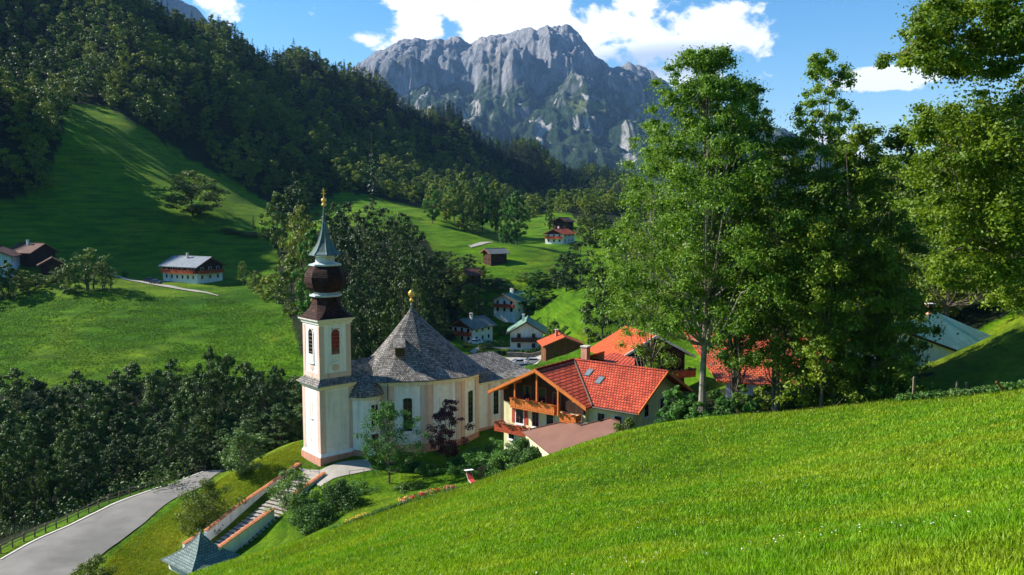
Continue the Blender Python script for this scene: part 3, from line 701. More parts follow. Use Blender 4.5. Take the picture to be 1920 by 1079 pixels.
# ---- hillside forest
def scatter(n, xr, yr, seed, minr):
    rng = np.random.default_rng(seed)
    X = rng.uniform(*xr, n); Y = rng.uniform(*yr, n)
    g = {}; keep = []
    for i in range(n):
        r = minr; k = (int(X[i]//r), int(Y[i]//r)); ok = True
        for a in (-1, 0, 1):
            for b in (-1, 0, 1):
                for j in g.get((k[0]+a, k[1]+b), ()):
                    if (X[i]-X[j])**2+(Y[i]-Y[j])**2 < r*r: ok = False; break
                if not ok: break
            if not ok: break
        if ok: g.setdefault(k, []).append(i); keep.append(i)
    return X[keep], Y[keep]
def hill_forest():
    X, Y = scatter(28000, (-640, 420), (312, 1300), 5, 6.2)
    Z = gz_np(X, Y); _, hw, _, _ = cover(X, Y, Z); u, v = proj(X, Y, Z)
    ok = hw & (u > -700) & (u < 1260); X, Y, Z, u, v = X[ok], Y[ok], Z[ok], u[ok], v[ok]
    rng = np.random.default_rng(9); n = len(X)
    # firs thicken toward the skyline
    fr = fbm(X/70, Y/70, 3, 77); pf = np.clip((Y-520)/420, 0, 1)*.85+(fr-.5)*1.2
    isf = rng.random(n) < np.clip(pf, .06, .92)
    kind = np.where(isf, 4+rng.integers(0, 3, n), rng.integers(0, 4, n))
    scl = np.where(isf, rng.uniform(.65, 1.15, n), rng.uniform(.6, 1.15, n)); rz = rng.random(n)*6.28
    vis = (u > -60) & (u < 1240) & (v > -60)
    order = np.argsort(np.where(vis, Y, 1e9))
    ind = set(); cb = cf = 0
    for i in order:
        if not vis[i]: break
        if isf[i] and cf < 110: ind.add(int(i)); cf += 1
        elif not isf[i] and cb < 110: ind.add(int(i)); cb += 1
        if cb >= 110 and cf >= 110: break
    first = {}
    for i in ind:
        k = int(kind[i]); key = ('far%d' % k) if k < 4 else ('fir%d' % (k-4))
        if k < 4: o = place_tree(key, X[i], Y[i], scl[i], rz[i], 'broadleaf_tree', 'green round-crowned tree in the forest on the left hillside', 'tree', 'broadleaf trees of the hillside forest', z=Z[i]-.3)
        else: o = place_tree(key, X[i], Y[i], scl[i], rz[i], 'fir_tree', 'dark pointed fir in the forest on the left hillside', 'fir tree', 'firs of the hillside forest', z=Z[i]-.3)
        first.setdefault(k, [c for c in o.children if c.name.startswith('crown')][0])
    for k in range(7):
        if k not in first:
            key = ('far%d' % k) if k < 4 else ('fir%d' % (k-4)); i = int(order[k])
            o = place_tree(key, X[i]+3, Y[i], 1, 0, 'fir_tree', 'dark pointed fir in the forest on the left hillside', 'fir tree', 'firs of the hillside forest')
            first[k] = [c for c in o.children if c.name.startswith('crown')][0]
    rest = np.array([i for i in range(n) if i not in ind])
    scatter_object('forest', X[rest], Y[rest], Z[rest], kind[rest], scl[rest], rz[rest], first, 'dense dark mixed forest covering the left hillside up to the skyline', 'forest')
    return first
def scatter_object(name, X, Y, Z, kind, scl, rz, first, label, cat):
    me = bpy.data.meshes.new(name); me.vertices.add(len(X)); me.vertices.foreach_set('co', np.stack([X, Y, Z-.3], 1).astype(np.float32).ravel())
    a = me.attributes.new('kind', 'INT', 'POINT'); a.data.foreach_set('value', kind.astype(np.int32))
    a = me.attributes.new('scl', 'FLOAT', 'POINT'); a.data.foreach_set('value', scl.astype(np.float32))
    a = me.attributes.new('rz', 'FLOAT', 'POINT'); a.data.foreach_set('value', rz.astype(np.float32))
    o = link_mesh(name, me); tag(o, label, cat, kind='stuff')
    ng = bpy.data.node_groups.new(name+'_scatter', 'GeometryNodeTree')
    ng.interface.new_socket('Geometry', in_out='INPUT', socket_type='NodeSocketGeometry'); ng.interface.new_socket('Geometry', in_out='OUTPUT', socket_type='NodeSocketGeometry')
    N = ng.nodes; L = ng.links; gi = N.new('NodeGroupInput'); go = N.new('NodeGroupOutput')
    def attr(nm, ty):
        q = N.new('GeometryNodeInputNamedAttribute'); q.data_type = ty; q.inputs['Name'].default_value = nm
        return [s_ for s_ in q.outputs if s_.enabled and s_.name == 'Attribute'][0]
    cx = N.new('ShaderNodeCombineXYZ'); L.new(attr('rz', 'FLOAT'), cx.inputs[2]); sc_ = attr('scl', 'FLOAT'); kd = attr('kind', 'INT')
    jg = N.new('GeometryNodeJoinGeometry')
    for k in sorted(set(int(q) for q in kind)):
        oi = N.new('GeometryNodeObjectInfo'); oi.inputs['Object'].default_value = first[k]; oi.transform_space = 'ORIGINAL'; oi.inputs['As Instance'].default_value = True
        cmp_ = N.new('FunctionNodeCompare'); cmp_.data_type = 'INT'; cmp_.operation = 'EQUAL'
        ii = [q for q in cmp_.inputs if q.enabled]; L.new(kd, ii[0]); ii[1].default_value = k
        ip = N.new('GeometryNodeInstanceOnPoints')
        L.new(gi.outputs[0], ip.inputs['Points']); L.new(oi.outputs['Geometry'], ip.inputs['Instance']); L.new(cmp_.outputs[0], ip.inputs['Selection'])
        L.new(cx.outputs[0], ip.inputs['Rotation']); L.new(sc_, ip.inputs['Scale']); L.new(ip.outputs[0], jg.inputs[0])
    L.new(jg.outputs[0], go.inputs[0])
    md = o.modifiers.new('scatter', 'NODES'); md.node_group = ng
FIRST = hill_forest()


# ------------------------------------------------------------------ walls and windows
def wall_frame(p0, p1, z=0.0):
    """frame of a wall seen from outside, from p0 (left) to p1 (right)"""
    u = Vector((p1[0]-p0[0], p1[1]-p0[1], 0)); L_ = u.length; u.normalize(); n = Vector((u.y, -u.x, 0))
    return ((p0[0], p0[1], z), u, n), L_
def rect(a, b, z0, z1): return [(a, z0), (b, z0), (b, z1), (a, z1)]
def arch(a, b, z0, z1, n=8, rise=None):
    r = (b-a)/2; rise = r if rise is None else rise; c = (a+b)/2
    return [(a, z0), (b, z0)]+[(c+r*cos(pi*k/n), z1-rise+rise*sin(pi*k/n)) for k in range(n+1)]
def oval(c, z, rx, rz, n=14): return [(c+rx*cos(2*pi*k/n), z+rz*sin(2*pi*k/n)) for k in range(n)]
def grow(poly, g):
    cx = sum(p[0] for p in poly)/len(poly); cz = sum(p[1] for p in poly)/len(poly)
    w = max(abs(p[0]-cx) for p in poly); h = max(abs(p[1]-cz) for p in poly)
    return [(cx+(p[0]-cx)*(w+g)/w, cz+(p[1]-cz)*(h+g)/h) for p in poly]
def window(parent, fr, poly, fw=.12, proud=.09, frame='frame_white', glass='glass', name='window', bars=True, sill=True, inset=.02):
    mb = MB().ring(grow(poly, fw), poly, 0.0, proud, fr)
    xs = [p[0] for p in poly]; zs = [p[1] for p in poly]; a, b, z0, z1 = min(xs), max(xs), min(zs), max(zs)
    w = mb.build(name, M[frame], parent)
    MB().prism(poly, -.02, inset, fr).build('pane', M[glass], w)
    if bars and (b-a) > .5:
        q = MB(); t = .035
        q.prism(rect((a+b)/2-t, (a+b)/2+t, z0, z1-.02), inset+.004, inset+.04, fr)
        nb = max(1, int((z1-z0)/.9))
        for k in range(1, nb+1):
            zz = z0+(z1-z0)*k/(nb+1); q.prism(rect(a, b, zz-t, zz+t), inset+.004, inset+.036, fr)
        q.build('glazing_bar', M['gutter'], w)
    if sill: MB().prism(rect(a-fw*1.3, b+fw*1.3, z0-fw-.1, z0-fw), 0.0, proud+.12, fr).build('sill', M[frame], w)
    return w

# ------------------------------------------------------------------ the church
def build_church():
    ang = radians(41)
    ch = thing('church', (CH[0], CH[1], CHZ), ang, 'white and peach baroque pilgrimage church with grey shingle roofs and an onion-domed tower', 'church')
    Z = lambda z: z-CHZ              # world height to local
    # --- tower
    tw = 5.0; zc = Z(-22.7); zt = Z(-13.9)
    def tower_stage(mb, z0, z1, a, b, mi=0):
        mb.box(a, b, a, b, z0, z1, mi)
    mb = MB(); mb.box(0, tw, 0, tw, 1.3, zc-.35)
    mb.box(.18, tw-.18, .18, tw-.18, zc+.75, zt-.4)
    # flared foot
    mb.lathe([(tw/2*1.414+.25*1.414, -.6), (tw/2*1.414+.22*1.414, .9), (tw/2*1.414, 1.3)], 4, (tw/2, tw/2), 0, pi/4)
    tower = mb.build('tower', M['plaster'], ch)
    fA, LA = wall_frame((0, 0), (tw, 0)); fB, LB = wall_frame((0, tw), (0, 0))      # right and left visible faces
    fA2, _ = wall_frame((.18, .18), (tw-.18, .18)); fB2, _ = wall_frame((.18, tw-.18), (.18, .18))
    pil = MB()
    for fr in (fA, fB):
        for a, b in ((.0, .75), (tw-.75, tw)): pil.prism(rect(a+.01, b-.01, 1.32, zc-.36), 0, .05, fr)
    w2 = tw-.36
    for fr in (fA2, fB2):
        for a, b in ((.0, .7), (w2-.7, w2)): pil.prism(rect(a+.01, b-.01, zc+1.5, zt-1.0), 0, .05, fr)
        pil.prism(rect(.01, w2-.01, zc+.76, zc+1.45), 0, .06, fr)
        pil.prism(oval(w2/2, zc+2.1, .55, .45), 0, .04, fr)
    pil.build('pilaster', M['plaster_peach'], tower)
    wp_ = MB()
    for fr in (fA, fB): wp_.prism(rect(.8, tw-.8, 1.9, zc-1.0), 0, .03, fr)
    wp_.build('wall_panel', M['plaster_warm'], tower)
    pl = MB(); pl.lathe([(tw/2*1.414+.42, -.7), (tw/2*1.414+.36, .8), (tw/2*1.414+.10, 1.15), (tw/2*1.414-.1, 1.16)], 4, (tw/2, tw/2), 0, pi/4); pl.build('plinth', M['plaster_plinth'], tower)
    # windows of the tower
    cA = tw/2; c2 = w2/2
    window(tower, fA, arch(cA-.45, cA+.45, zc-4.6, zc-2.6), .1, .08, 'plaster_warm', 'plaster', 'niche', bars=False)
    window(tower, fA, rect(cA-.32, cA+.32, 1.9, 2.6), .22, .06, 'frame_white', bars=False, sill=False)
    window(tower, fB, rect(cA-.28, cA+.28, zc-4.7, zc-2.7), .14, .06, 'frame_white', bars=False)
    window(tower, fB, oval(cA, 2.6, .28, .38), .12, .05, 'frame_white', bars=False, sill=False)
    for fr in (fA2, fB2):
        w_ = window(tower, fr, arch(c2-.62, c2+.62, zc+2.9, zt-1.5), .16, .1, 'plaster', 'glass', 'belfry_opening', bars=False, inset=.03)
        q = MB(); q.prism(rect(c2-.62, c2+.62, zc+2.95, zc+3.9), .032, .13, fr); q.build('parapet', M['plaster_warm'], w_)
        q = MB()
        for k in range(7): q.prism(rect(c2-.6, c2+.6, zc+4.15+k*.52, zc+4.25+k*.52), .034, .07, fr)
        q.build('louvre', M['wood_brown'], w_)
    # mid cornice with a little shingled skirt roof
    r2 = 1.41421
    co = MB(); co.lathe([((tw/2+.02)*r2, zc-.75), ((tw/2+.2)*r2, zc-.55), ((tw/2+.34)*r2, zc-.3), ((tw/2+.36)*r2, zc-.12)], 4, (tw/2, tw/2), 0, pi/4); co.build('cornice', M['plaster_warm'], tower)
    sk = MB(); sk.lathe([((tw/2+.36)*r2, zc-.14), ((tw/2+.62)*r2, zc-.12), ((tw/2+.60)*r2, zc), ((tw/2-.05)*r2, zc+.55), ((tw/2-.15)*r2, zc+.78)], 4, (tw/2, tw/2), 0, pi/4)
    sk.build('skirt_roof', M['shingle_grey'], tower)
    co = MB(); co.lathe([((tw/2-.17)*r2, zt-.85), ((tw/2-.02)*r2, zt-.75), ((tw/2+.02)*r2, zt-.5), ((tw/2+.26)*r2, zt-.3), ((tw/2+.30)*r2, zt-.08), ((tw/2+.1)*r2, zt-.02)], 4, (tw/2, tw/2), 0, pi/4)
    co.build('cornice', M['plaster_warm'], tower)
    # bell-shaped roof, onion, lantern and needle
    zz = lambda v: Z(W(612, v, 107.6)[2]); px = 14.0
    c = (tw/2, tw/2)
    def oct_sq(k):                        # square with cut corners at unit half width
        return [(1, -k), (1, k), (k, 1), (-k, 1), (-1, k), (-1, -k), (-k, -1), (k, -1)]
    b = MB()
    lv = [(tw/2+.36, zt-.04, .93), (tw/2+.05, zt+.25, .8), (2.0, zt+.95, .62), (1.75, zt+1.7, .5), (1.7, zt+2.3, .45), (1.75, zt+2.75, .42)]
    ringsv = [[(c[0]+p[0]*r, c[1]+p[1]*r, z) for p in oct_sq(k)] for r, z, k in lv]
    for i in range(len(ringsv)-1):
        for k in range(8):
            l = (k+1) % 8; b.face([ringsv[i][k], ringsv[i][l], ringsv[i+1][l], ringsv[i+1][k]])
    b.face([(c[0]+p[0]*(tw/2+.36), c[1]+p[1]*(tw/2+.36), zt-.04) for p in oct_sq(.93)][::-1])
    b.build('bell_roof', M['shingle_red'], tower)
    oc = oct_sq(.414)
    g = MB(); g.lathe([(1.72, zt+2.7), (2.02, zt+2.8), (2.02, zt+3.0), (1.5, zt+3.08), (1.45, zt+3.45)], poly=oc, c=c); g.build('collar', M['metal_white'], tower)
    zo = zt+3.3
    on = MB(); on.lathe([(1.45, zo), (1.85, zo+.15), (2.35, zo+.75), (2.56, zo+1.45), (2.56, zo+2.1), (2.35, zo+2.8), (2.1, zo+3.25), (1.85, zo+3.5), (1.2, zo+3.6)], poly=oc, c=c)
    on.build('onion_dome', M['shingle_red'], tower)
    zl = zo+3.5
    g = MB(); g.lathe([(1.7, zl), (2.0, zl+.1), (2.0, zl+.3), (1.5, zl+.42), (1.2, zl+.55), (1.15, zl+1.3), (1.35, zl+1.45), (1.5, zl+1.6)], poly=oc, c=c); g.build('lantern', M['metal_white'], tower)
    zs = zl+1.5
    sp = MB(); sp.lathe([(1.4, zs-.05), (2.0, zs), (1.95, zs+.12), (1.6, zs+.45), (1.18, zs+1.1), (.86, zs+1.7), (.62, zs+2.4), (.40, zs+3.3), (.24, zs+4.4), (.15, zs+5.6), (.09, zs+6.6)], poly=oc, c=c)
    spire = sp.build('spire', M['copper'], tower)
    rb = MB()
    for p in oc:
        rb.tube([(c[0]+p[0]*r*1.01, c[1]+p[1]*r*1.01, z) for r, z in ((1.95, zs+.14), (1.6, zs+.45), (1.18, zs+1.1), (.86, zs+1.7), (.62, zs+2.4), (.40, zs+3.3), (.24, zs+4.4))], .05, 4)
    rb.build('seam', M['copper_sheet'], spire)
    zk = zs+6.55
    fi = MB(); fi.lathe([(.10, zk-.1), (.34, zk+.1), (.30, zk+.28), (.12, zk+.45), (.32, zk+.6), (.36, zk+.75), (.30, zk+.95), (.06, zk+1.12)], 12, c)
    for (x0, x1, z0, z1) in ((-.055, .055, zk+1.05, zk+2.35), (-.36, .36, zk+1.6, zk+1.72), (-.24, .24, zk+1.98, zk+2.08)):
        fi.box(c[0]+x0, c[0]+x1, c[1]-.045-.001*(x1 > .1), c[1]+.045+.001*(x1 > .1), z0, z1)
    fi.build('finial_cross', M['gold'], tower)
    # --- nave: elongated polygon with a bell-cast tent roof
    cx, cy = 16.3, 2.5; ze = Z(-23.1)
    near = [(-9.4, -1.6), (-7.3, -4.4), (-2.4, -7.4), (3, -8.7), (7.4, -7.3), (10.6, -3.0)]
    poly = near+[(x, -y) for x, y in reversed(near)]
    wallp = [(x*.94, y*.94) for x, y in poly]
    nv = MB(); P3 = [(cx+x, cy+y) for x, y in wallp]; k = len(P3)
    for i in range(k):
        a, b_ = P3[i], P3[(i+1) % k]; nv.face([(*a, -1.5), (*b_, -1.5), (*b_, ze+.1), (*a, ze+.1)])
    nave = nv.build('nave', M['plaster_warm'], ch)
    pm = MB(); pk = MB(); hw = MB()
    for i in range(k):
        fr, L_ = wall_frame(P3[i], P3[(i+1) % k])
        pm.prism(rect(0, L_, -1.5, 1.1), 0, .12, fr)
        hw.prism(rect(0, L_, ze-.75, ze-.02), 0, .12, fr); hw.prism(rect(0, L_, ze-.35, ze-.03), .12, .35, fr)
        pk.prism(rect(0.02, .85, 1.12, ze-.76), 0, .1, fr); pk.prism(rect(L_-.85, L_-.02, 1.12, ze-.76), 0, .1, fr)
    pm.build('plinth', M['plaster_plinth'], nave); pk.build('pilaster', M['plaster_peach'], nave); hw.build('eaves_moulding', M['plaster_warm'], nave)
    pan = MB()
    for i in (1, 2, 3, 4):
        fr, L_ = wall_frame(P3[i], P3[i+1]); m_ = L_/2
        pan.prism(rect(.95, L_-.95, 1.6, ze-.95), 0, .045, fr)
        fr2 = ((fr[0][0]+fr[2][0]*.045, fr[0][1]+fr[2][1]*.045, 0), fr[1], fr[2])
        if i == 2:
            window(nave, fr2, arch(m_-.6, m_+.6, 3.3, ze-2.6, rise=.3), .22, .08, 'frame_white', 'plaster', 'niche', bars=False)
        else:
            window(nave, fr2, arch(m_-.62, m_+.62, 3.0, ze-2.5, rise=.22), .24, .09, 'frame_white')
        window(nave, fr2, oval(m_, ze-1.55, .58, .42), .18, .07, 'frame_white', bars=False, sill=False)
        pan.prism(oval(m_, ze-1.55, 1.0, .62, 18), .045, .075, fr)
    pan.build('wall_panel', M['plaster'], nave)
    rf = MB(); zr = ze+9.15
    ctrR = [(1.06, ze-.12), (1.055, ze+.02), (.93, ze+.62), (.80, ze+1.45), (.66, ze+2.6), (.50, ze+4.1), (.33, ze+5.8), (.17, ze+7.5), (.05, ze+8.8), (.028, zr)]
    rf.lathe(ctrR, poly=poly, c=(cx, cy)); rf.face([(cx+x*1.06, cy+y*1.06, ze-.12) for x, y in poly][::-1])
    roof = rf.build('nave_roof', M['shingle_grey'], nave)
    # dormer on the lit slope
    e0, e1 = Vector(poly[1]), Vector(poly[2]); mid = e0.lerp(e1, .12); dl = Vector((e1.y-e0.y, -(e1.x-e0.x))).normalized()
    if dl.dot(mid) < 0: dl = -dl
    base = Vector((cx, cy))+mid*.60
    Mx = Matrix.Translation((base.x, base.y, ze+3.6)) @ Matrix.Rotation(atan2(dl.y, dl.x)+pi/2, 4, 'Z')
    d = MB()
    d.box(-.62, .62, -.75, 1.8, -.5, .75, 1, Mx)
    q = [(-.85, -.95, .75), (.85, -.95, .75), (.85, 2.2, 1.75), (-.85, 2.2, 1.75)]
    d.slab([tuple(Mx @ Vector(p)) for p in q], .12, 0)
    d.box(-.45, .45, -.78, -.70, -.3, .62, 2, Mx)
    d.build('dormer', [M['shingle_grey'], M['wood_dark'], M['glass']], roof)
    fn = MB(); fn.lathe([(.34, zr-.6), (.36, zr-.35), (.16, zr-.1), (.10, zr+.5), (.22, zr+.62), (.08, zr+.8), (.08, zr+1.05)], 12, (cx, cy)); fn.build('roof_cap', M['copper_sheet'], roof)
    fn = MB(); fn.lathe([(.07, zr+1.0), (.28, zr+1.1), (.30, zr+1.3), (.10, zr+1.5), (.09, zr+1.62), (.36, zr+1.8), (.50, zr+2.1), (.46, zr+2.4), (.2, zr+2.68), (.0, zr+2.8)], 14, (cx, cy)); fn.build('finial', M['gold'], roof, True)
    # --- rounded porch turret between tower and nave
    tc_ = (7.0, .7); zp = Z(-24.9); R_ = 2.35
    t = MB(); t.lathe([(R_, -1), (R_, zp)], 18, tc_); porch = t.build('porch_turret', M['plaster'], ch, True)
    t = MB(); t.lathe([(R_+.12, -1), (R_+.10, 1.0), (R_, 1.06)], 18, tc_); t.build('plinth', M['plaster_plinth'], porch)
    t = MB(); t.lathe([(R_+.05, zp-.5), (R_+.25, zp-.15), (R_+.3, zp)], 18, tc_); t.build('cornice', M['plaster_warm'], porch)
    t = MB(); t.lathe([(R_+.25, zp-.05), (R_+.5, zp-.02), (R_+.42, zp+.3), (R_+.02, zp+1.0), (R_-.7, zp+1.7), (R_-1.5, zp+2.2), (.5, zp+2.6), (.0, zp+2.9)], 18, tc_); t.build('turret_roof', M['shingle_grey'], porch)
    dirp = Vector((.12, -1)).normalized()
    o = Vector(tc_)+dirp*(R_*.985); uu = Vector((-dirp.y, dirp.x)); fr = ((o.x-uu.x*.62, o.y-uu.y*.62, 0), Vector((uu.x, uu.y, 0)), Vector((dirp.x, dirp.y, 0)))
    dd = MB(); dd.ring(grow(rect(0, 1.25, .1, 3.1), .18), rect(0, 1.25, .1, 3.1), -.2, .12, fr); df = dd.build('door_surround', M['frame_white'], porch)
    MB().prism(rect(0, 1.25, .1, 3.1), -.1, .03, fr).build('door', M['wood_dark'], df)
    window(porch, fr, rect(.02, 1.2, 4.2, 7.2), .16, .12)
    # link wall between turret and nave
    lk = MB(); lk.box(4.9, 9.4, 1.2, 4.0, -1, zp+2.2); lk.build('link_wall', M['plaster'], ch)
    lr = MB(); lr.slab([(4.4, .7, zp+2.1), (10.2, -.9, zp+2.1), (10.2, 3, zp+4.6), (4.9, 3, zp+4.3)], .18); lr.build('link_roof', M['shingle_grey'], ch)
    # drainpipes
    for (x, y) in ((cx-7.25*.95-.1, cy-4.4*.95-.15),):
        MB().tube([(x, y, 0), (x, y, ze-.6), (x+.1, y+.2, ze-.2)], .07, 6).build('drainpipe', M['gutter'], nave)
    # --- choir
    zq = Z(-25.3); x0, x1, y0, y1 = 24.5, 36.0, -2.6, 7.6
    q = MB().box(x0, x1, y0, y1, -1, zq+.05); choir = q.build('choir', M['plaster'], ch)
    fr, L_ = wall_frame((x0, y0), (x1, y0))
    q = MB().prism(rect(.0, L_, -1, .9), 0, .1, fr); q.build('plinth', M['plaster_plinth'], choir)
    q = MB()
    for a in (2.0, 4.6): q.prism(rect(a, a+.6, .92, zq-.5), 0, .08, fr)
    q.build('pilaster', M['plaster_peach'], choir)
    q = MB().prism(rect(0, L_, zq-.45, zq), 0, .2, fr); q.build('cornice', M['plaster_warm'], choir)
    window(choir, fr, rect(3.1, 4.1, 2.6, zq-1.1), .18, .09)
    for z0 in (1.4, 4.3): window(choir, fr, rect(6.0, 7.0, z0, z0+1.3), .16, .08)
    for z0 in (1.4, 4.3): window(choir, fr, rect(8.6, 9.6, z0, z0+1.3), .16, .08)
    e = .7; q = MB(); ym = (y0+y1)/2; zr2 = zq+3.3
    def hip(mb, x0, x1, y0, y1, z0, zr_, inset):
        A = [(x0, y0, z0), (x1, y0, z0), (x1, y1, z0), (x0, y1, z0)]; ym = (y0+y1)/2
        B = [(x0+.2, ym, zr_), (x1-inset, ym, zr_)]
        # bell-cast: a flatter strip at the eaves
        def mixp(p, q_, f, dz): return tuple(p[i]*(1-f)+q_[i]*f-(dz if i == 2 else 0) for i in range(3))
        I = [mixp(A[0], B[0], .3, .35), mixp(A[1], B[1], .3, .35), mixp(A[2], B[1], .3, .35), mixp(A[3], B[0], .3, .35)]
        for i in range(4): mb.face([A[i], A[(i+1) % 4], I[(i+1) % 4], I[i]])
        mb.face([I[0], I[1], B[1], B[0]]); mb.face([I[1], I[2], B[1]]); mb.face([I[2], I[3], B[0], B[1]]); mb.face([I[3], I[0], B[0]]); mb.face(A[::-1])
    hip(q, x0-1, x1+e, y0-e, y1+e, zq+.02, zr2, 5.0); q.build('choir_roof', M['shingle_pale'], choir)
    return ch
church = build_church()

# ------------------------------------------------------------------ houses
def flower_box(parent, fr, a, b, z, seed=0, mat='flower_red', d0=.02):
    rng = np.random.default_rng(seed); o, u, n = fr
    k = max(3, int((b-a)*2.5)); s = rng.uniform(a, b, k)
    cen = np.array([[o[0]+u[0]*q+n[0]*(d0+.15), o[1]+u[1]*q+n[1]*(d0+.15), o[2]+z+.12+rng.uniform(-.08, .12)] for q in s])
    V1 = leaf_quads(rng, cen, np.full(k, .22), 16, .16); V2 = leaf_quads(rng, cen+np.array([n[0]*.04, n[1]*.04, .05]), np.full(k, .25), 14, .13)
    V = np.concatenate([V1, V2]); me = np_mesh('flowers', V, np.arange(len(V)).reshape(-1, 4))
    me.materials.append(M['leaf_hedge']); me.materials.append(M[mat])
    mi = np.zeros(len(V)//4, np.int32); mi[len(V1)//4:] = 1; me.polygons.foreach_set('material_index', mi)
    return link_mesh('flowers', me, parent)
def balcony(parent, fr, a, b, z, depth=1.1, mat='wood_orange', flowers=True, seed=0, h=.95, posts=None, fmat='flower_red', sides=True):
    """floor, boarded front and sides, rail"""
    bal = MB().prism(rect(a, b, z-.14, z), .01, depth, fr).build('balcony', M[mat], parent)
    q = MB(); n_ = max(4, int((b-a)/.22)); w = (b-a)/n_
    for i in range(n_): q.prism(rect(a+i*w+.012, a+(i+1)*w-.012, z+.04, z+h-.08), depth-.05, depth-.01+.008*(i % 2), fr)
    if sides:
        for s_ in (a, b-.05):
            q.prism(rect(s_, s_+.05, z+.04, z+h-.08), .02, depth-.06, fr)
    q.build('balustrade', M[mat], bal)
    q = MB().prism(rect(a-.04, b+.04, z+h-.08, z+h), depth-.09, depth+.04, fr); q.build('handrail', M[mat], bal)
    if flowers: flower_box(bal, fr, a, b, z+h-.12, seed, fmat, depth)
    return bal
def gable_roof(parent, Wd, L_, h, rise, os_, of, mat, t=.2, xr=0.0, verge='wood_brown', name='roof', ob=None):
    """ridge along local y at x=xr, eaves at +-(Wd/2+os); front gable at -L/2"""
    ob = of if ob is None else ob
    s = rise/(Wd/2); ex = Wd/2+os_; ze = h-os_*s; zr = h+rise; y0 = -L_/2-of; y1 = L_/2+ob
    mb = MB()
    for sg in (-1, 1):
        pts = [(xr, y0, zr), (sg*ex, y0, ze), (sg*ex, y1, ze), (xr, y1, zr)]
        if sg > 0: pts = pts[::-1]
        mb.slab([(p[0], p[1], p[2]+t) for p in pts], t)
    rf = mb.build(name, M[mat], parent)
    for sg in (-1, 1):
        for y in (y0-.04, y1+.001):
            v = MB(); a = (xr, zr); b = (sg*ex, ze); 
            for (p, q_) in ((a, b),):
                v.face([(p[0], y, p[1]+t+.06), (q_[0], y, q_[1]+t+.06), (q_[0], y, q_[1]-.14), (p[0], y, p[1]-.14)])
                v.face([(p[0], y+.04, p[1]+t+.06), (q_[0], y+.04, q_[1]+t+.06), (q_[0], y+.04, q_[1]-.14), (p[0], y+.04, p[1]-.14)][::-1])
                v.face([(p[0], y, p[1]+t+.06), (q_[0], y, q_[1]+t+.06), (q_[0], y+.04, q_[1]+t+.06), (p[0], y+.04, p[1]+t+.06)])
                v.face([(p[0], y, p[1]-.14), (q_[0], y, q_[1]-.14), (q_[0], y+.04, q_[1]-.14), (p[0], y+.04, p[1]-.14)])
            v.build('verge_board', M[verge], rf)
    rc = MB().tube([(xr, y0, zr+t+.02), (xr, y1, zr+t+.02)], .12, 6); rc.build('ridge_tiles', M[mat], rf)
    return rf
def gable_walls(parent, Wd, L_, h, rise, mat, zb=-2.5, name='wall', xr=0.0, x0=None):
    mb = MB(); w = Wd/2; y0, y1 = -L_/2, L_/2
    for y, r in ((y0, 1), (y1, -1)):
        p = [(-w, y, zb), (w, y, zb), (w, y, h), (xr, y, h+rise), (-w, y, h)]; mb.face(p if r > 0 else p[::-1])
    mb.face([(-w, y1, zb), (-w, y0, zb), (-w, y0, h), (-w, y1, h)]); mb.face([(w, y0, zb), (w, y1, zb), (w, y1, h), (w, y0, h)])
    return mb.build(name, M[mat], parent)
def chimney(parent, x, y, z0, z1, mat='plaster', s=.35, cap=True):
    m_ = MB().box(x-s, x+s, y-s, y+s, z0, z1)
    c = m_.build('chimney', M[mat], parent)
    if cap: MB().box(x-s-.1, x+s+.1, y-s-.1, y+s+.1, z1+.002, z1+.14).build('chimney_cap', M['stone_pale'], c)
    return c
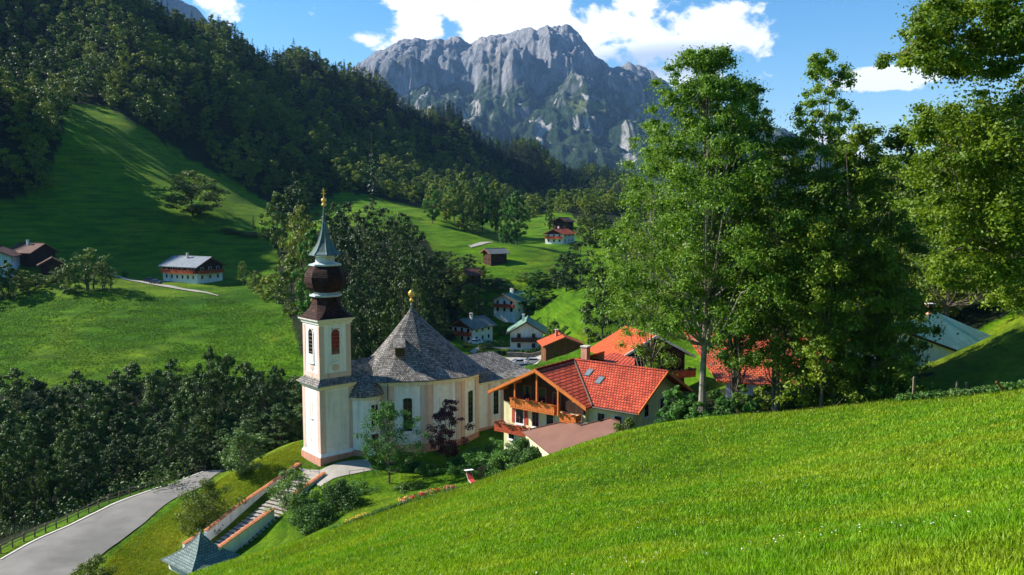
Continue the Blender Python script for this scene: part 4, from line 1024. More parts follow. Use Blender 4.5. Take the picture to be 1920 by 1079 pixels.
def alpine_house(x, y, z, rot, Wd, L_, h, rise, roof, label, wall='plaster', upper=None, cat='house', name='house', bal=True, nwin=3, side_win=3, chim=1, os_=1.0, of=1.1, bmat='wood_red', chs='plaster', storeys=2, xside=1):
    hs = thing(name, (x, y, z), rot, label, cat)
    wl = gable_walls(hs, Wd, L_, h, rise, wall)
    rf = gable_roof(hs, Wd, L_, h, rise, os_, of, roof)
    f0, _ = wall_frame((-Wd/2, -L_/2), (Wd/2, -L_/2)); fR, _ = wall_frame((Wd/2, -L_/2), (Wd/2, L_/2)); fL, _ = wall_frame((-Wd/2, L_/2), (-Wd/2, -L_/2))
    if upper:
        u = MB(); w = Wd/2
        zs = h*.52 if upper[1] == 'half' else h-.3
        u.prism([(0, zs), (Wd, zs), (Wd, h), (w, h+rise-.06), (0, h)], .002, .07, f0)
        if upper[1] == 'half': u.prism(rect(0, L_, zs, h-.02), .002, .07, fR); u.prism(rect(0, L_, zs, h-.02), .002, .07, fL)
        u.build('cladding', M[upper[0]], wl)
    hs_ = h/storeys
    for s_ in range(storeys):
        for i in range(nwin):
            c = Wd*(i+.6)/(nwin+.2); z0 = s_*hs_+.85
            wf = 'wood_brown' if wall == 'boards_dark' else 'frame_white'
            fr = f0 if not (upper and s_*hs_ > h*.45) else ((f0[0][0], f0[0][1]-.07, 0), f0[1], f0[2])
            window(wl, fr, rect(c-.45, c+.45, z0, z0+1.15), .1, .07, wf, bars=False, sill=False)
        for i in range(side_win):
            c = L_*(i+.7)/(side_win+.4); z0 = s_*hs_+.85
            for fr in (fR, fL):
                if upper and upper[1] == 'half' and s_*hs_ > h*.45: fr = ((fr[0][0]+fr[2][0]*.07, fr[0][1]+fr[2][1]*.07, 0), fr[1], fr[2])
                window(wl, fr, rect(c-.42, c+.42, z0, z0+1.1), .1, .07, 'wood_brown' if wall == 'boards_dark' else 'frame_white', bars=False, sill=False)
    if bal: balcony(hs, f0, .25, Wd-.25, hs_+.1, 1.05, bmat, True, int(abs(x)*7))
    for c in range(chim): chimney(rf, Wd*(-.12+.2*c), L_*(.05-.18*c), h+rise*.5, h+rise+1.2, chs, .3)
    return hs, wl, rf, (f0, fR, fL)

def red_house():
    # L-shaped: wing A (gable toward the church), wing B (long tiled slope toward the meadow)
    Ga = Vector((2.7, 92.0)); u = Vector((.60, .80)); w = Vector((.80, -.60)); ZR = -18.2; ZE = -21.7; half = 7.0
    r = atan2(-u.x, u.y); oz = -28.6
    hs = thing('house', (Ga.x, Ga.y, oz), r, 'cream guesthouse with bright red tiled roof, orange gable boards and wooden balconies beside the church', 'guesthouse')
    # local: y along u, x along w
    zr = ZR-oz; ze = ZE-oz; La = 8.4; t = .22; s = (zr-ze)/half
    def sl(x): return zr-abs(x)*s
    # wing A roof: left slope full, right slope to the seam
    y0 = 0.0; mb = MB()
    mb.slab([(0, y0, zr), (0, 16, zr), (-half, 16, ze), (-half, y0, ze)], t)
    RA = (0, La, zr); SA = (half, La-6.9+.0, ze)
    mb.slab([(0, y0, zr), (half, y0, ze), (half, 1.2, ze), (0, La, zr)], t)
    rfA = mb.build('wing_roof', M['tile_wide'], hs)
    # wing B roof: slope toward camera (-y) : from ridge (x 0..12.6, y=La) down to y = La-7
    mb = MB(); LB = 12.8
    mb.slab([(0, La, zr), (half, 1.2, ze), (LB, La-7.1, ze), (LB, La, zr)], t)
    mb.slab([(0, La, zr), (LB, La, zr), (LB, La+7, ze), (0, La+7, ze)], t)
    rf = mb.build('roof', M['tile_red'], hs)
    MB().tube([(-.02, La, zr+.05), (LB+.02, La, zr+.05)], .13, 6).build('ridge_tiles', M['tile_red'], rf)
    MB().tube([(0, y0, zr+.05), (0, La, zr+.05)], .13, 6).build('ridge_tiles', M['tile_wide'], rfA)
    MB().tube([(0, La-.02, zr+.06), (half+.05, 1.2, ze+.06)], .11, 6).build('valley_flashing', M['gutter'], rf)
    MB().tube([(half+.1, 1.15, ze-.12), (LB, La-7.22, ze-.12)], .09, 6).build('gutter', M['gutter'], rf)
    # raised verge strip of ribs on the main slope
    sk = MB(); rr = 0
    # skylights
    for (fx, fy) in ((3.4, 2.0), (5.5, 3.0)):
        p = Vector((fx, La-fy)); zc = zr-fy*s
        q = MB(); n = Vector((0, -s, 1)).normalized()
        a = .42; b_ = .62
        def pt(dx, dy, d): return (p.x+dx, p.y+dy, zc+dy*s+d+t*.0)
        F1 = [pt(-a, -b_, .10), pt(a, -b_, .10), pt(a, b_, .10), pt(-a, b_, .10)]
        q.slab(F1, .2, 0); fo = q.build('skylight', M['gutter'], rf)
        a -= .08; b_ -= .08
        MB().slab([pt(-a, -b_, .125), pt(a, -b_, .125), pt(a, b_, .125), pt(-a, b_, .125)], .02).build('pane', M['skylight_glass'], fo)
    # verge boards of wing A gable and east end of wing B
    for sg in (-1, 1):
        v = MB()
        for d, hh in ((0, .30), (.14, .16)):
            ex = half; pts = [(0, y0-.06-d*0, zr+.12-d*1.7), (sg*ex, y0-.06, ze+.12-d*1.7)]
            A, B = pts
            v.slab([(A[0], y0-.1+d*.3, A[2]), (B[0], y0-.1+d*.3, B[2]), (B[0], y0+d*.3, B[2]), (A[0], y0+d*.3, A[2])][::(1 if sg < 0 else -1)], hh+.08)
        v.build('verge_board', M['wood_orange'], rfA)
    v = MB(); v.slab([(LB, La, zr+.1), (LB, La-7.1, ze+.1), (LB+.1, La-7.1, ze+.1), (LB+.1, La, zr+.1)], .36); v.slab([(LB, La, zr+.1), (LB+.1, La, zr+.1), (LB+.1, La+7, ze+.1), (LB, La+7, ze+.1)], .36); v.build('verge_board', M['wood_orange'], rf)
    # walls, gable face set back 1.7 m under the roof
    g = 1.7; hw = 5.9
    wl = MB(); zt_ = lambda x: zr-abs(x)*s-t-.01
    wl.face([(-hw, g, -2), (hw, g, -2), (hw, g, zt_(hw)), (0, g, zt_(0)), (-hw, g, zt_(hw))])
    wl.face([(-hw, 16, -2), (-hw, g, -2), (-hw, g, zt_(hw)), (-hw, 16, zt_(hw))])
    yb = La-6.0; xe = LB-1.2
    wl.face([(hw, g, -2), (hw, yb, -2), (hw, yb, zt_(6)), (hw, g, zt_(hw))])
    wl.face([(hw, yb, -2), (xe, yb, -2), (xe, yb, ze+.2), (hw, yb, ze+.2)])
    wl.face([(xe, yb, -2), (xe, La+6, -2), (xe, La+6, zt_(6)), (xe, La, zt_(0)), (xe, yb, zt_(6))])
    wl.face([(xe, La+6, -2), (-hw, La+6, -2), (-hw, La+6, zt_(6)-1.5), (xe, La+6, zt_(6))]); wl.face([(hw, 15.9, -2), (-hw, 15.9, -2), (-hw, 15.9, zt_(6)), (0, 15.9, zt_(0)), (0.02, 15.9, -1)])
    wall = wl.build('wall', M['plaster_cream'], hs)
    fr, L_ = wall_frame((-hw, g), (hw, g))
    # dark timber upper gable
    zb2 = 5.6
    q = MB(); q.prism([(0.0, zb2), (2*hw, zb2), (2*hw, zt_(hw)-.02), (hw, zt_(0)-.05), (0, zt_(hw)-.02)], .002, .08, fr); q.build('gable_cladding', M['boards_dark'], wall)
    frc = ((fr[0][0], g-.08, 0), fr[1], fr[2])
    for a, b_, z0, z1 in ((3.1, 4.1, 6.0, 7.9), (5.3, 6.3, 6.0, 7.9), (7.4, 8.4, 6.0, 7.6)): window(wall, frc, rect(a, b_, z0, z1), .1, .06, 'wood_brown', bars=False, sill=False)
    for a, b_, z0, z1 in ((1.9, 3.0, 3.15, 5.1), (4.3, 5.3, 3.1, 5.1), (6.4, 7.4, 3.1, 5.1), (8.6, 9.6, 3.6, 4.9), (.8, 1.6, 1.0, 2.2), (3.5, 4.5, .8, 2.2)): 
        w_ = window(wall, fr, rect(a, b_, z0, z1), .12, .08, 'frame_white')
        sh = MB()
        if a in (1.9,):
            sh.prism(rect(a-.62, a-.16, z0, z1), .0, .06, fr); sh.prism(rect(b_+.16, b_+.62, z0, z1), 0, .06, fr); sh.build('shutter', M['wood_red'], w_)
    for x_ in (.0, 1.0): pass
    balcony(wall, frc, 2.0, 8.4, 5.45, 1.35, 'wood_orange', True, 3, 1.05)
    balcony(wall, fr, -.2, 5.4, 2.3, 1.7, 'wood_red', True, 5, 1.0, fmat='flower_pink')
    fs, _ = wall_frame((8.2-hw, g-.3), (10.6-hw, g-.3), 0)
    balcony(wall, fr, 9.0, 11.2, 4.75, 1.2, 'wood_orange', True, 8, .9)
    # gable posts and purlins
    ps = MB()
    for x_ in (-3.2, 0, 3.0): ps.box(x_-.09, x_+.09, g-1.45, g-1.27, 5.3 if abs(x_) < 4 else 4, zt_(x_)-.02)
    for x_ in (-5.2, -3.2, 0, 3.0, 5.2): ps.box(x_-.1, x_+.1, .05, g-.085, zt_(x_)-.28, zt_(x_)-.02)
    ps.build('gable_post', M['wood_orange'], wall)
    # awning and parasol-like white cloth in the corner stays with the terrace
    fb, Lb = wall_frame((hw, yb), (xe, yb))
    window(wall, fb, rect(1.2, 2.1, ze-2.2, ze-1.0), .1, .07); window(wall, fb, rect(3.4, 4.3, ze-2.2, ze-1.0), .1, .07)
    fe, Le = wall_frame((xe, yb), (xe, La+6))
    window(wall, fe, rect(2.6, 3.6, ze-1.4, ze+.0), .1, .07); window(wall, fe, rect(6.6, 7.6, ze-1.4, ze), .1, .07)
    chimney(rf, .9, La+1.3, zr-1.6, zr+1.5, 'plaster_plinth', .42)
    return hs
red_house()

def local_to(hs_xy, rot):
    c, s_ = cos(rot), sin(rot)
    return lambda x, y: (hs_xy[0]+c*x-s_*y, hs_xy[1]+s_*x+c*y)

# brown sheet-metal lean-to in front of the guesthouse
def lean_to():
    A_, B_, C_ = (Vector(wp(*q)) for q in ((979, 809, 92.5), (1143.5, 785, 87.2), (1077, 849, 84.0))); nn = (B_-A_).cross(C_-A_)
    def onp(u, v):
        d = Vector(wp(u, v, 1.0)); return tuple(d*(A_.dot(nn)/d.dot(nn)))
    P = [onp(*q) for q in ((979, 809), (1066, 789.5), (1089, 798.6), (1143.5, 785), (1163, 792), (1142, 834), (1077, 852), (1030, 850))]
    o = Vector(P[0]); t = thing('shed', tuple(o), 0, 'low shed with a plain brown sheet-metal roof between the guesthouse and the meadow', 'shed')
    L_ = [tuple(Vector(p)-o) for p in P]
    mb = MB(); f = L_ if (Vector(L_[1])-Vector(L_[0])).cross(Vector(L_[6])-Vector(L_[0])).z > 0 else L_[::-1]
    mb.slab(f, .16)
    rf = mb.build('roof', M['sheet_brown'], t)
    e = MB(); e.tube([(p[0], p[1], p[2]+.05) for p in (L_[0], L_[1], L_[2], L_[3], L_[4])], .09, 5); e.build('roof_edging', M['wood_dark'], rf)
    w = MB()
    ring = [L_[0], L_[7], L_[6], L_[5], L_[4], L_[3], L_[1]]
    cx = sum(p[0] for p in ring)/7; cy = sum(p[1] for p in ring)/7
    rg = [(cx+(p[0]-cx)*.93, cy+(p[1]-cy)*.93, p[2]-.3) for p in ring]
    for i in range(7):
        a, b = rg[i], rg[(i+1) % 7]; w.face([(a[0], a[1], -4.2), (b[0], b[1], -4.2), b, a])
    w.build('wall', M['plaster_cream'], t)
lean_to()

# house with the orange gable roof behind, and its red lower roof
def second_house():
    PK = wp(1224, 627, 112); o = Vector((PK[0], PK[1], gz(PK[0], PK[1]+4))); 
    # ridge runs back-left from the peak, gable looks right toward the meadow
    B = Vector(wp(1178, 623, 119.5)[:2])-Vector(PK[:2]); rot = atan2(-B.x, B.y); L_ = B.length; zr = PK[2]-o.z
    hs = thing('house', o, rot, 'house with an orange tiled gable roof and a flower-hung terrace behind the red guesthouse', 'house')
    half = 6.2; rise = 3.3; mb = MB()
    mb.slab([(0, -1.2, zr), (0, L_+1, zr), (-half, L_+1, zr-rise), (-half, -1.2, zr-rise)], .2)
    mb.slab([(0, -1.2, zr), (half, -1.2, zr-rise), (half, L_+1, zr-rise), (0, L_+1, zr)], .2)
    rf = mb.build('roof', M['tile_orange'], hs)
    for sg in (-1, 1): MB().slab([(0, -1.3, zr+.1), (sg*half, -1.3, zr-rise+.1), (sg*half, -1.2, zr-rise+.1), (0, -1.2, zr+.1)][::(1 if sg < 0 else -1)], .35).build('verge_board', M['frame_white'], rf)
    hw = 5.4; s = rise/half; w = MB(); zt_ = lambda x: zr-abs(x)*s-.22
    w.face([(-hw, .4, -3), (hw, .4, -3), (hw, .4, zt_(hw)), (0, .4, zt_(0)), (-hw, .4, zt_(hw))]); w.face([(-hw, L_, -3), (-hw, .4, -3), (-hw, .4, zt_(hw)), (-hw, L_, zt_(hw))]); w.face([(hw, .4, -3), (hw, L_, -3), (hw, L_, zt_(hw)), (hw, .4, zt_(hw))])
    w.face([(-hw, L_, -3), (hw, L_, -3), (hw, L_, zt_(hw)), (0, L_, zt_(0)), (-hw, L_, zt_(hw))][::-1])
    wall = w.build('wall', M['boards_dark'], hs)
    fr, _ = wall_frame((-hw, .4), (hw, .4))
    for a in (2.2, 4.6, 7.4): window(wall, fr, rect(a, a+1, zr-4.6, zr-3.2), .1, .07)
    balcony(wall, fr, -.5, 11.4, zr-6.0, 2.2, 'wood_red', True, 4, 1.0, fmat='flower_pink')
    balcony(wall, fr, 1.5, 9.4, zr-4.9+.05, 1.0, 'wood_dark', True, 9, .9, fmat='flower_pink')
    return hs
second_house()
def red_annex():
    P = [wp(1096, 676, 104), wp(1151, 661.5, 111), wp(1190, 672, 107), wp(1190, 690, 101), wp(1120, 684, 101)]
    o = Vector((P[0][0], P[0][1], gz(P[0][0], P[0][1]))); t = thing('outbuilding', o, 0, 'low outbuilding under a red tiled roof joining the two tiled houses', 'outbuilding')
    L_ = [tuple(Vector(p)-o) for p in P]; mb = MB()
    for f in ([L_[0], L_[4], L_[3]], [L_[0], L_[3], L_[2], L_[1]]):
        a, b, c = (Vector(q) for q in f[:3])
        if (b-a).cross(c-a).z < 0: f = f[::-1]
        mb.slab(f, .2)
    mb.build('roof', M['tile_wide'], t)
    w = MB(); rg = [(p[0]*.94+.4, p[1]*.94+.3, p[2]-.35) for p in L_]
    for i in range(5):
        a, b = rg[i], rg[(i+1) % 5]; w.face([(a[0], a[1], -2), (b[0], b[1], -2), b, a])
    w.build('wall', M['plaster_cream'], t)
red_annex()
def third_house():
    # long tiled roof seen between the ash trunks; slope faces the camera
    A = Vector(wp(1283, 622, 116)); B = Vector(wp(1345, 714, 100)); E = Vector(wp(1492, 709, 97)); 
    r = Vector((E.x-B.x, E.y-B.y)); rot = atan2(r.y, r.x); L_ = 19.0
    zg = gz(B.x+8, B.y+6); o = Vector((B.x, B.y, zg))
    hs = thing('house', o, rot, 'broad house with weathered orange-red tiled roof half hidden behind the tall ash trunks', 'house')
    run = Vector((-r.y, r.x)).normalized().dot(Vector((A.x-B.x, A.y-B.y))); off = Vector(r).normalized().dot(Vector((A.x-B.x, A.y-B.y)))
    zr = A.z-zg; ze = B.z-zg; mb = MB()
    mb.slab([(0, 0, ze), (L_, 0, ze), (L_, run, zr), (min(off, 0), run, zr)], .22)
    mb.slab([(min(off, 0), run, zr), (L_, run, zr), (L_, run*1.9, ze+.5), (0, run*1.9, ze+.5)], .22)
    rf = mb.build('roof', M['tile_old'], hs)
    MB().tube([(min(off, 0), run, zr+.05), (L_, run, zr+.05)], .14, 6).build('ridge_tiles', M['tile_old'], rf)
    w = MB(); w.box(1, L_-1, 1.0, run*1.8, -3, ze+.25); wall = w.build('wall', M['plaster'], hs)
    w = MB(); w.face([(1.01, 1, ze+.2), (1.01, run*1.8, ze+.2), (1.01, run, zr-.3)][::-1]); w.face([(L_-1.01, 1, ze+.2), (L_-1.01, run*1.8, ze+.2), (L_-1.01, run, zr-.3)]); w.build('gable', M['plaster'], wall)
    fr, _ = wall_frame((1, 1.0), (L_-1, 1.0))
    for a in (1.5, 4.5, 7.5, 10.5, 13.5): window(wall, fr, rect(a, a+1, max(.5, ze-2.4), ze-1.0), .1, .07)
    chimney(rf, 7, run-.6, zr-.8, zr+1.3, 'plaster_plinth')
    return hs
third_house()

# valley houses
def at(px, py, Y): p = W(px, py, Y); return p[0], p[1], gz(p[0], p[1])
def hz(px, py, Y, *a, **k):
    x, y, z = at(px, py, Y); return alpine_house(x, y, z, *a, **k)
hz(886, 632, 226, radians(-35), 7.2, 9.5, 4.7, 1.9, 'roof_grey', 'white house with grey roof and red flower balconies by the parked cars in the valley', upper=('boards_brown', 'gable'), chim=2, chs='frame_white')
hz(962, 604, 250, radians(-32), 8.0, 10.0, 4.3, 1.9, 'roof_green', 'green-roofed white house with two pale chimneys, the farther one at the foot of the knoll', upper=None, chim=2, chs='frame_white', bmat='wood_red')
hz(988, 656, 202, radians(-3), 8.0, 9.5, 4.9, 2.4, 'roof_green', 'white house with green gable roof and dark balcony facing the car park', nwin=2, chim=1, bmat='wood_dark', os_=1.1)
def hut():
    x, y, z = at(1052, 670, 176)
    h, wl, rf, fr = alpine_house(x, y, z, radians(8), 8.0, 6.0, 3.4, 1.6, 'tile_orange', 'brown timber hut with bright orange tiled roof on the near meadow edge', wall='boards_brown', cat='hut', name='hut', bal=False, nwin=0, side_win=0, chim=1, os_=.8, of=.9, chs='plaster_plinth', storeys=1)
    window(wl, fr[0], rect(5.4, 6.6, .9, 2.0), .1, .07, 'wood_brown'); window(wl, fr[0], rect(1.6, 2.8, .9, 2.0), .1, .07, 'wood_brown')
hut()
hz(1050, 446, 372, radians(-28), 9.0, 13.0, 4.6, 2.0, 'tile_orange', 'small chalet with orange roof among trees on the far knoll', upper=('boards_dark', 'gable'), chim=1)
hz(1056, 424, 425, radians(-28), 8.0, 9.0, 4.6, 1.8, 'roof_brown', 'dark-roofed wooden house behind the orange-roofed chalet', wall='boards_dark', bal=False, nwin=2, chim=0)
hz(928, 506, 292, radians(-60), 6.0, 6.5, 3.8, 1.3, 'roof_grey', 'small dark wooden hut with grey roof half hidden by trees below the green knoll', wall='boards_dark', bal=False, nwin=2, chim=0, name='hut', cat='hut')
hz(872, 590, 262, radians(-60), 7.0, 8.0, 4.5, 1.6, 'roof_brown', 'house in deep shade behind the grey-roofed valley house', wall='boards_dark', bal=False, nwin=2, chim=0)
# long farmhouse on the left meadow: ridge across the view
def left_farm():
    x, y, z = at(362, 527, 270)
    h, wl, rf, fr = alpine_house(x, y, z+.2, radians(62), 10.5, 16.5, 5.2, 2.6, 'roof_bluegrey', 'long wooden farmhouse with blue-grey roof and flower balconies above the left meadow', upper=('boards_dark', 'half'), nwin=3, side_win=6, chim=1, os_=1.2, bal=False, chs='stone_pale', bmat='wood_red')
    for f in (fr[2],): 
        ff = ((f[0][0]+f[2][0]*.07, f[0][1]+f[2][1]*.07, 0), f[1], f[2])
        balcony(h, ff, .4, 16.1, 2.75, 1.2, 'wood_red', True, 12)
    balcony(h, ((fr[0][0][0], fr[0][0][1]-.07, 0), fr[0][1], fr[0][2]), .3, 10.2, 2.75, 1.1, 'wood_red', True, 13)
left_farm()
hz(-5, 500, 250, radians(-70+90), 10, 12, 6.6, 2.3, 'roof_brown', 'pale blue-white farmhouse at the left edge of the picture', wall='plaster_blue', bal=False, nwin=4, side_win=4, chim=0, of=1.4)
hz(62, 498, 262, radians(70), 9, 9.5, 3.4, 2.4, 'roof_brown', 'brown-roofed wooden barn beside the pale farmhouse', wall='boards_dark', bal=False, nwin=0, side_win=2, chim=1, name='barn', cat='barn', chs='frame_white', storeys=1)
hz(98, 500, 254, radians(30), 6.5, 7, 2.9, 1.9, 'roof_brown', 'small dark barn with white end wall, right of the brown-roofed barn', wall='boards_dark', bal=False, nwin=1, side_win=1, chim=0, name='barn', cat='barn', storeys=1)
# green-roofed house on the right
def right_house():
    Pk = Vector(wp(1712, 585, 104)); x, y = Pk.x+1.0, Pk.y; z = gz(Pk.x, Pk.y)
    h = thing('house', (Pk.x, Pk.y, z), 0, 'white house with wide pale green roof sunk behind the right-hand slope', 'house')
    o = Vector((Pk.x, Pk.y, z)); A = Vector(wp(1757, 586, 104))-o; B = Vector(wp(1864, 632, 106))-o; Cc = Vector(wp(1792, 657, 96))-o; D = Vector(wp(1690, 608, 93))-o; E = Vector(wp(1650, 640, 97))-o
    mb = MB(); 
    D = A+(Cc-B)*1.1
    mb.slab([tuple(A), tuple(D), tuple(Cc), tuple(B)], .2)
    G = A+Vector((-7.6, -1.0, B.z-A.z)); Hh = D+Vector((-7.6, -1.0, B.z-A.z)); mb.slab([tuple(A), tuple(G), tuple(Hh), tuple(D)], .2)
    rf = mb.build('roof', M['roof_pale_green'], h)
    v = MB().tube([tuple(D+Vector((0, -.05, -.05))), tuple(Cc+Vector((0, -.05, -.05)))], .14, 4); v.tube([tuple(D+Vector((0, -.05, -.05))), tuple(Hh+Vector((0, -.05, -.05)))], .14, 4); v.build('verge_board', M['wood_dark'], rf)
    def ins(p, q): c = (A+B+Cc+D+G+Hh)/6; return tuple(c+(p-c)*.95+Vector((0, 0, -.2)))
    w = MB()
    for a, b in ((Hh, D), (D, Cc), (Cc, B), (G, Hh)):
        a2, b2 = ins(a, 0), ins(b, 0); w.face([(a2[0], a2[1], -3), (b2[0], b2[1], -3), b2, a2])
    wall = w.build('wall', M['plaster'], h)
    d2, h2 = ins(D, 0), ins(Cc, 0); fr, L_ = wall_frame(d2[:2], h2[:2])
    for a in (.8, 3.0): window(wall, fr, rect(a, a+.9, h2[2]-1.5+0, h2[2]-.35), .1, .06)
    chimney(rf, A.x-1.2, A.y-.5, A.z-.8, A.z+1.1, 'plaster_plinth', .4)
right_house()

# ------------------------------------------------------------------ single trees and shrubs
DIM = {'drk': 14.0, 'far': 14.0, 'mid': 14.0, 'gul': 20.0, 'fir': 17.0}
RAD = {'drk0': 5.0, 'drk1': 5.6, 'drk2': 4.4, 'mid0': 5.0, 'mid1': 5.6, 'mid2': 4.2, 'mid3': 6.4, 'mid4': 4.0, 'mid5': 5.0, 'gul0': 4.4, 'gul1': 5.0, 'gul2': 4.6, 'fir0': 3.0, 'fir1': 3.4, 'fir2': 3.8, 'far0': 5.2, 'far1': 6.0, 'far2': 4.6, 'far3': 5.6}
def T(px, Y, top, wpx, key, label, name='broadleaf_tree', cat='tree', group=None, dz=-.15):
    p = W(px, 500, Y); z = gz(p[0], Y); zt = W(px, top, Y)[2]
    h = max(.1, (zt-z)/DIM[key[:3]]); w = wpx*Y/F/(2*RAD[key])
    return place_tree(key, p[0], Y, h, None, name, label, cat, group, z=z+dz, w=w)
T(365, 345, 320, 135, 'mid3', 'large olive-green tree standing alone on the steep shaded meadow above the farmhouse')
T(700, 400, 252, 22, 'fir0', 'slim dark fir standing out against the hillside forest', 'fir_tree', 'fir tree')
T(477, 350, 402, 14, 'fir1', 'tiny dark fir at the foot of the steep meadow', 'fir_tree', 'fir tree')
for px, Y, tp, w, k in ((446, 335, 432, 46, 'mid0'), (476, 330, 434, 50, 'mid1'), (505, 325, 428, 44, 'mid0'), (425, 338, 436, 34, 'mid1')):
    T(px, Y, tp, w, k, 'low dark tree in the row at the foot of the steep meadow', group='low trees below the steep meadow')
T(522, 300, 358, 62, 'mid0', 'dark green tree farthest left of those left of the spire')
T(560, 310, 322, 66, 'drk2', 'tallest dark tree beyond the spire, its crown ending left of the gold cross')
T(566, 235, 385, 88, 'mid3', 'olive-topped tree directly left of the green spire')
T(545, 215, 480, 80, 'mid1', 'bushy tree left of the onion dome beside the meadow edge')
T(585, 190, 425, 62, 'mid4', 'narrow bright tree close behind the spire')
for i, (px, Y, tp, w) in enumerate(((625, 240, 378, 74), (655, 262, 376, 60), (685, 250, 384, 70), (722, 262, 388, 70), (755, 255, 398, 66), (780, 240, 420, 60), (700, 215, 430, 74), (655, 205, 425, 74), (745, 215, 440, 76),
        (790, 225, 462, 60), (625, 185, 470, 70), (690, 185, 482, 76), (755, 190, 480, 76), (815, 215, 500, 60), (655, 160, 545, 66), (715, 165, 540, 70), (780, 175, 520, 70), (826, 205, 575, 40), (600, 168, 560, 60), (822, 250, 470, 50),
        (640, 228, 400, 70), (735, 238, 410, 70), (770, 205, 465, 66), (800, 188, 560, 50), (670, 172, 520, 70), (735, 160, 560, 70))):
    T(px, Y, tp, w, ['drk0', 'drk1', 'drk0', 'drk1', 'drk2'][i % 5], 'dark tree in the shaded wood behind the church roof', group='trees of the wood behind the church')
for i, (px, Y, tp, w) in enumerate(((812, 385, 347, 36), (838, 392, 362, 34), (868, 388, 322, 50), (905, 392, 332, 40), (930, 390, 336, 38), (888, 380, 352, 36), (852, 400, 340, 40))):
    T(px, Y, tp, w, ['mid2', 'mid0', 'mid1'][i % 3], 'tree in the clump standing along the top of the far green knoll', group='trees along the top of the far knoll')
T(968, 330, 357, 50, 'mid2', 'tall dark tree at the right end of the knoll clump, shading the meadow below')
T(948, 335, 372, 30, 'mid4', 'narrow tree left of the tall dark tree on the knoll')
T(1031, 420, 384, 18, 'mid0', 'small round tree alone on the dark slope left of the orange-roofed chalet')
T(1106, 350, 383, 62, 'mid3', 'broad olive tree right of the orange-roofed chalet')
T(1128, 345, 400, 44, 'mid1', 'green tree between the olive tree and the ash')
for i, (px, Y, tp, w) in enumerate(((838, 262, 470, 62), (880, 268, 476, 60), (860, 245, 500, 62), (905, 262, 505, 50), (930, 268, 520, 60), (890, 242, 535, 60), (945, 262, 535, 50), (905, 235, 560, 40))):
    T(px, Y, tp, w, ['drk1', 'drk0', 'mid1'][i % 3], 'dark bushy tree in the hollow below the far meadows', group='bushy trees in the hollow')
for i, (px, Y, tp, w) in enumerate(((985, 268, 510, 50), (1010, 262, 505, 54), (1035, 262, 500, 50), (1055, 256, 506, 50), (995, 246, 535, 46), (1020, 245, 540, 44))):
    T(px, Y, tp, w, ['mid1', 'mid2', 'mid0'][i % 3], 'mid-green tree in the row beyond the green knoll', group='trees beyond the green knoll')
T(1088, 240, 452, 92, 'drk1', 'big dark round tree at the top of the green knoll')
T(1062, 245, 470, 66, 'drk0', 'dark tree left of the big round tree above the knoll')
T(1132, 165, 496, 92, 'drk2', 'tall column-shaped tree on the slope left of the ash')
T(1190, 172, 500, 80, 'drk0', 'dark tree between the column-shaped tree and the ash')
T(1215, 158, 545, 60, 'mid1', 'leafy tree at the upper end of the bright slope')
T(1028, 192, 592, 18, 'fir0', 'small fir left of the double fir by the green-roofed house', 'fir_tree', 'fir tree')
T(1040, 191, 595, 18, 'fir1', 'small fir beside the green-roofed house, right one of two', 'fir_tree', 'fir tree')
# left meadow
mbx, Vx = build_tree(140, 12, 5.0, 'open', 60, 34, .42, segs=6, nb=50, crad=(.14, .24), stems=3, trunk_r=.2); proto_mesh('open0', Vx, mbx, 'leaf_wood')
DIM['ope'] = 12.0; RAD['open0'] = 5.0
T(165, 238, 463, 88, 'open0', 'airy thin-crowned tree on the left meadow crest')
T(190, 240, 490, 60, 'open0', 'thin open tree right of the airy tree on the meadow crest')
T(128, 236, 492, 60, 'mid1', 'low bushy tree left of the airy tree on the meadow crest')
T(205, 242, 510, 26, 'open0', 'sapling at the right end of the meadow crest trees')
for i, (px, Y, tp, w) in enumerate(((14, 232, 492, 54), (42, 235, 505, 40), (70, 240, 512, 44), (95, 244, 515, 36), (-25, 230, 485, 60))):
    T(px, Y, tp, w, ['mid1', 'mid0'][i % 2], 'bushy tree in the hedge below the pale farmhouse', group='hedge trees below the pale farmhouse')
for i, (px, Y, tp, w) in enumerate(((455, 262, 488, 26), (478, 250, 506, 40), (500, 240, 515, 46), (520, 232, 520, 40), (232, 268, 507, 14))):
    T(px, Y, tp, w, ['open0', 'mid3', 'mid1'][i % 3], 'shrubby tree on the edge right of the long farmhouse', group='shrubby trees by the long farmhouse')
# gully trees: a belt beyond the lane
rng = np.random.default_rng(3)
gull = []
for i, (px, tp) in enumerate(((-30, 690), (20, 684), (60, 705), (95, 720), (130, 690), (165, 705), (205, 690), (240, 676), (280, 688), (318, 668), (352, 690), (385, 645), (415, 660), (450, 672), (485, 690), (515, 680), (545, 700), (-80, 680), (570, 720))):
    gull.append((px, 148-(px > 380)*6+rng.uniform(-6, 6), tp, rng.uniform(66, 92)))
for i, px in enumerate(range(-60, 560, 44)): gull.append((px+rng.uniform(-10, 10), 132+rng.uniform(-5, 5), 748+rng.uniform(-25, 25), rng.uniform(66, 90)))
for i, px in enumerate(range(-60, 500, 52)): gull.append((px+rng.uniform(-10, 10), 116+rng.uniform(-4, 5)+px*.012, 812-px*.05+rng.uniform(-25, 20), rng.uniform(56, 80)))
for i, (px, Y, tp, w) in enumerate(gull):
    T(px, Y, tp, w, ['gul0', 'gul1', 'gul2', 'gul0', 'gul1'][i % 5], 'leafy tree in the shady belt between the lane and the left meadow', group='trees of the belt beyond the lane', dz=-.5)
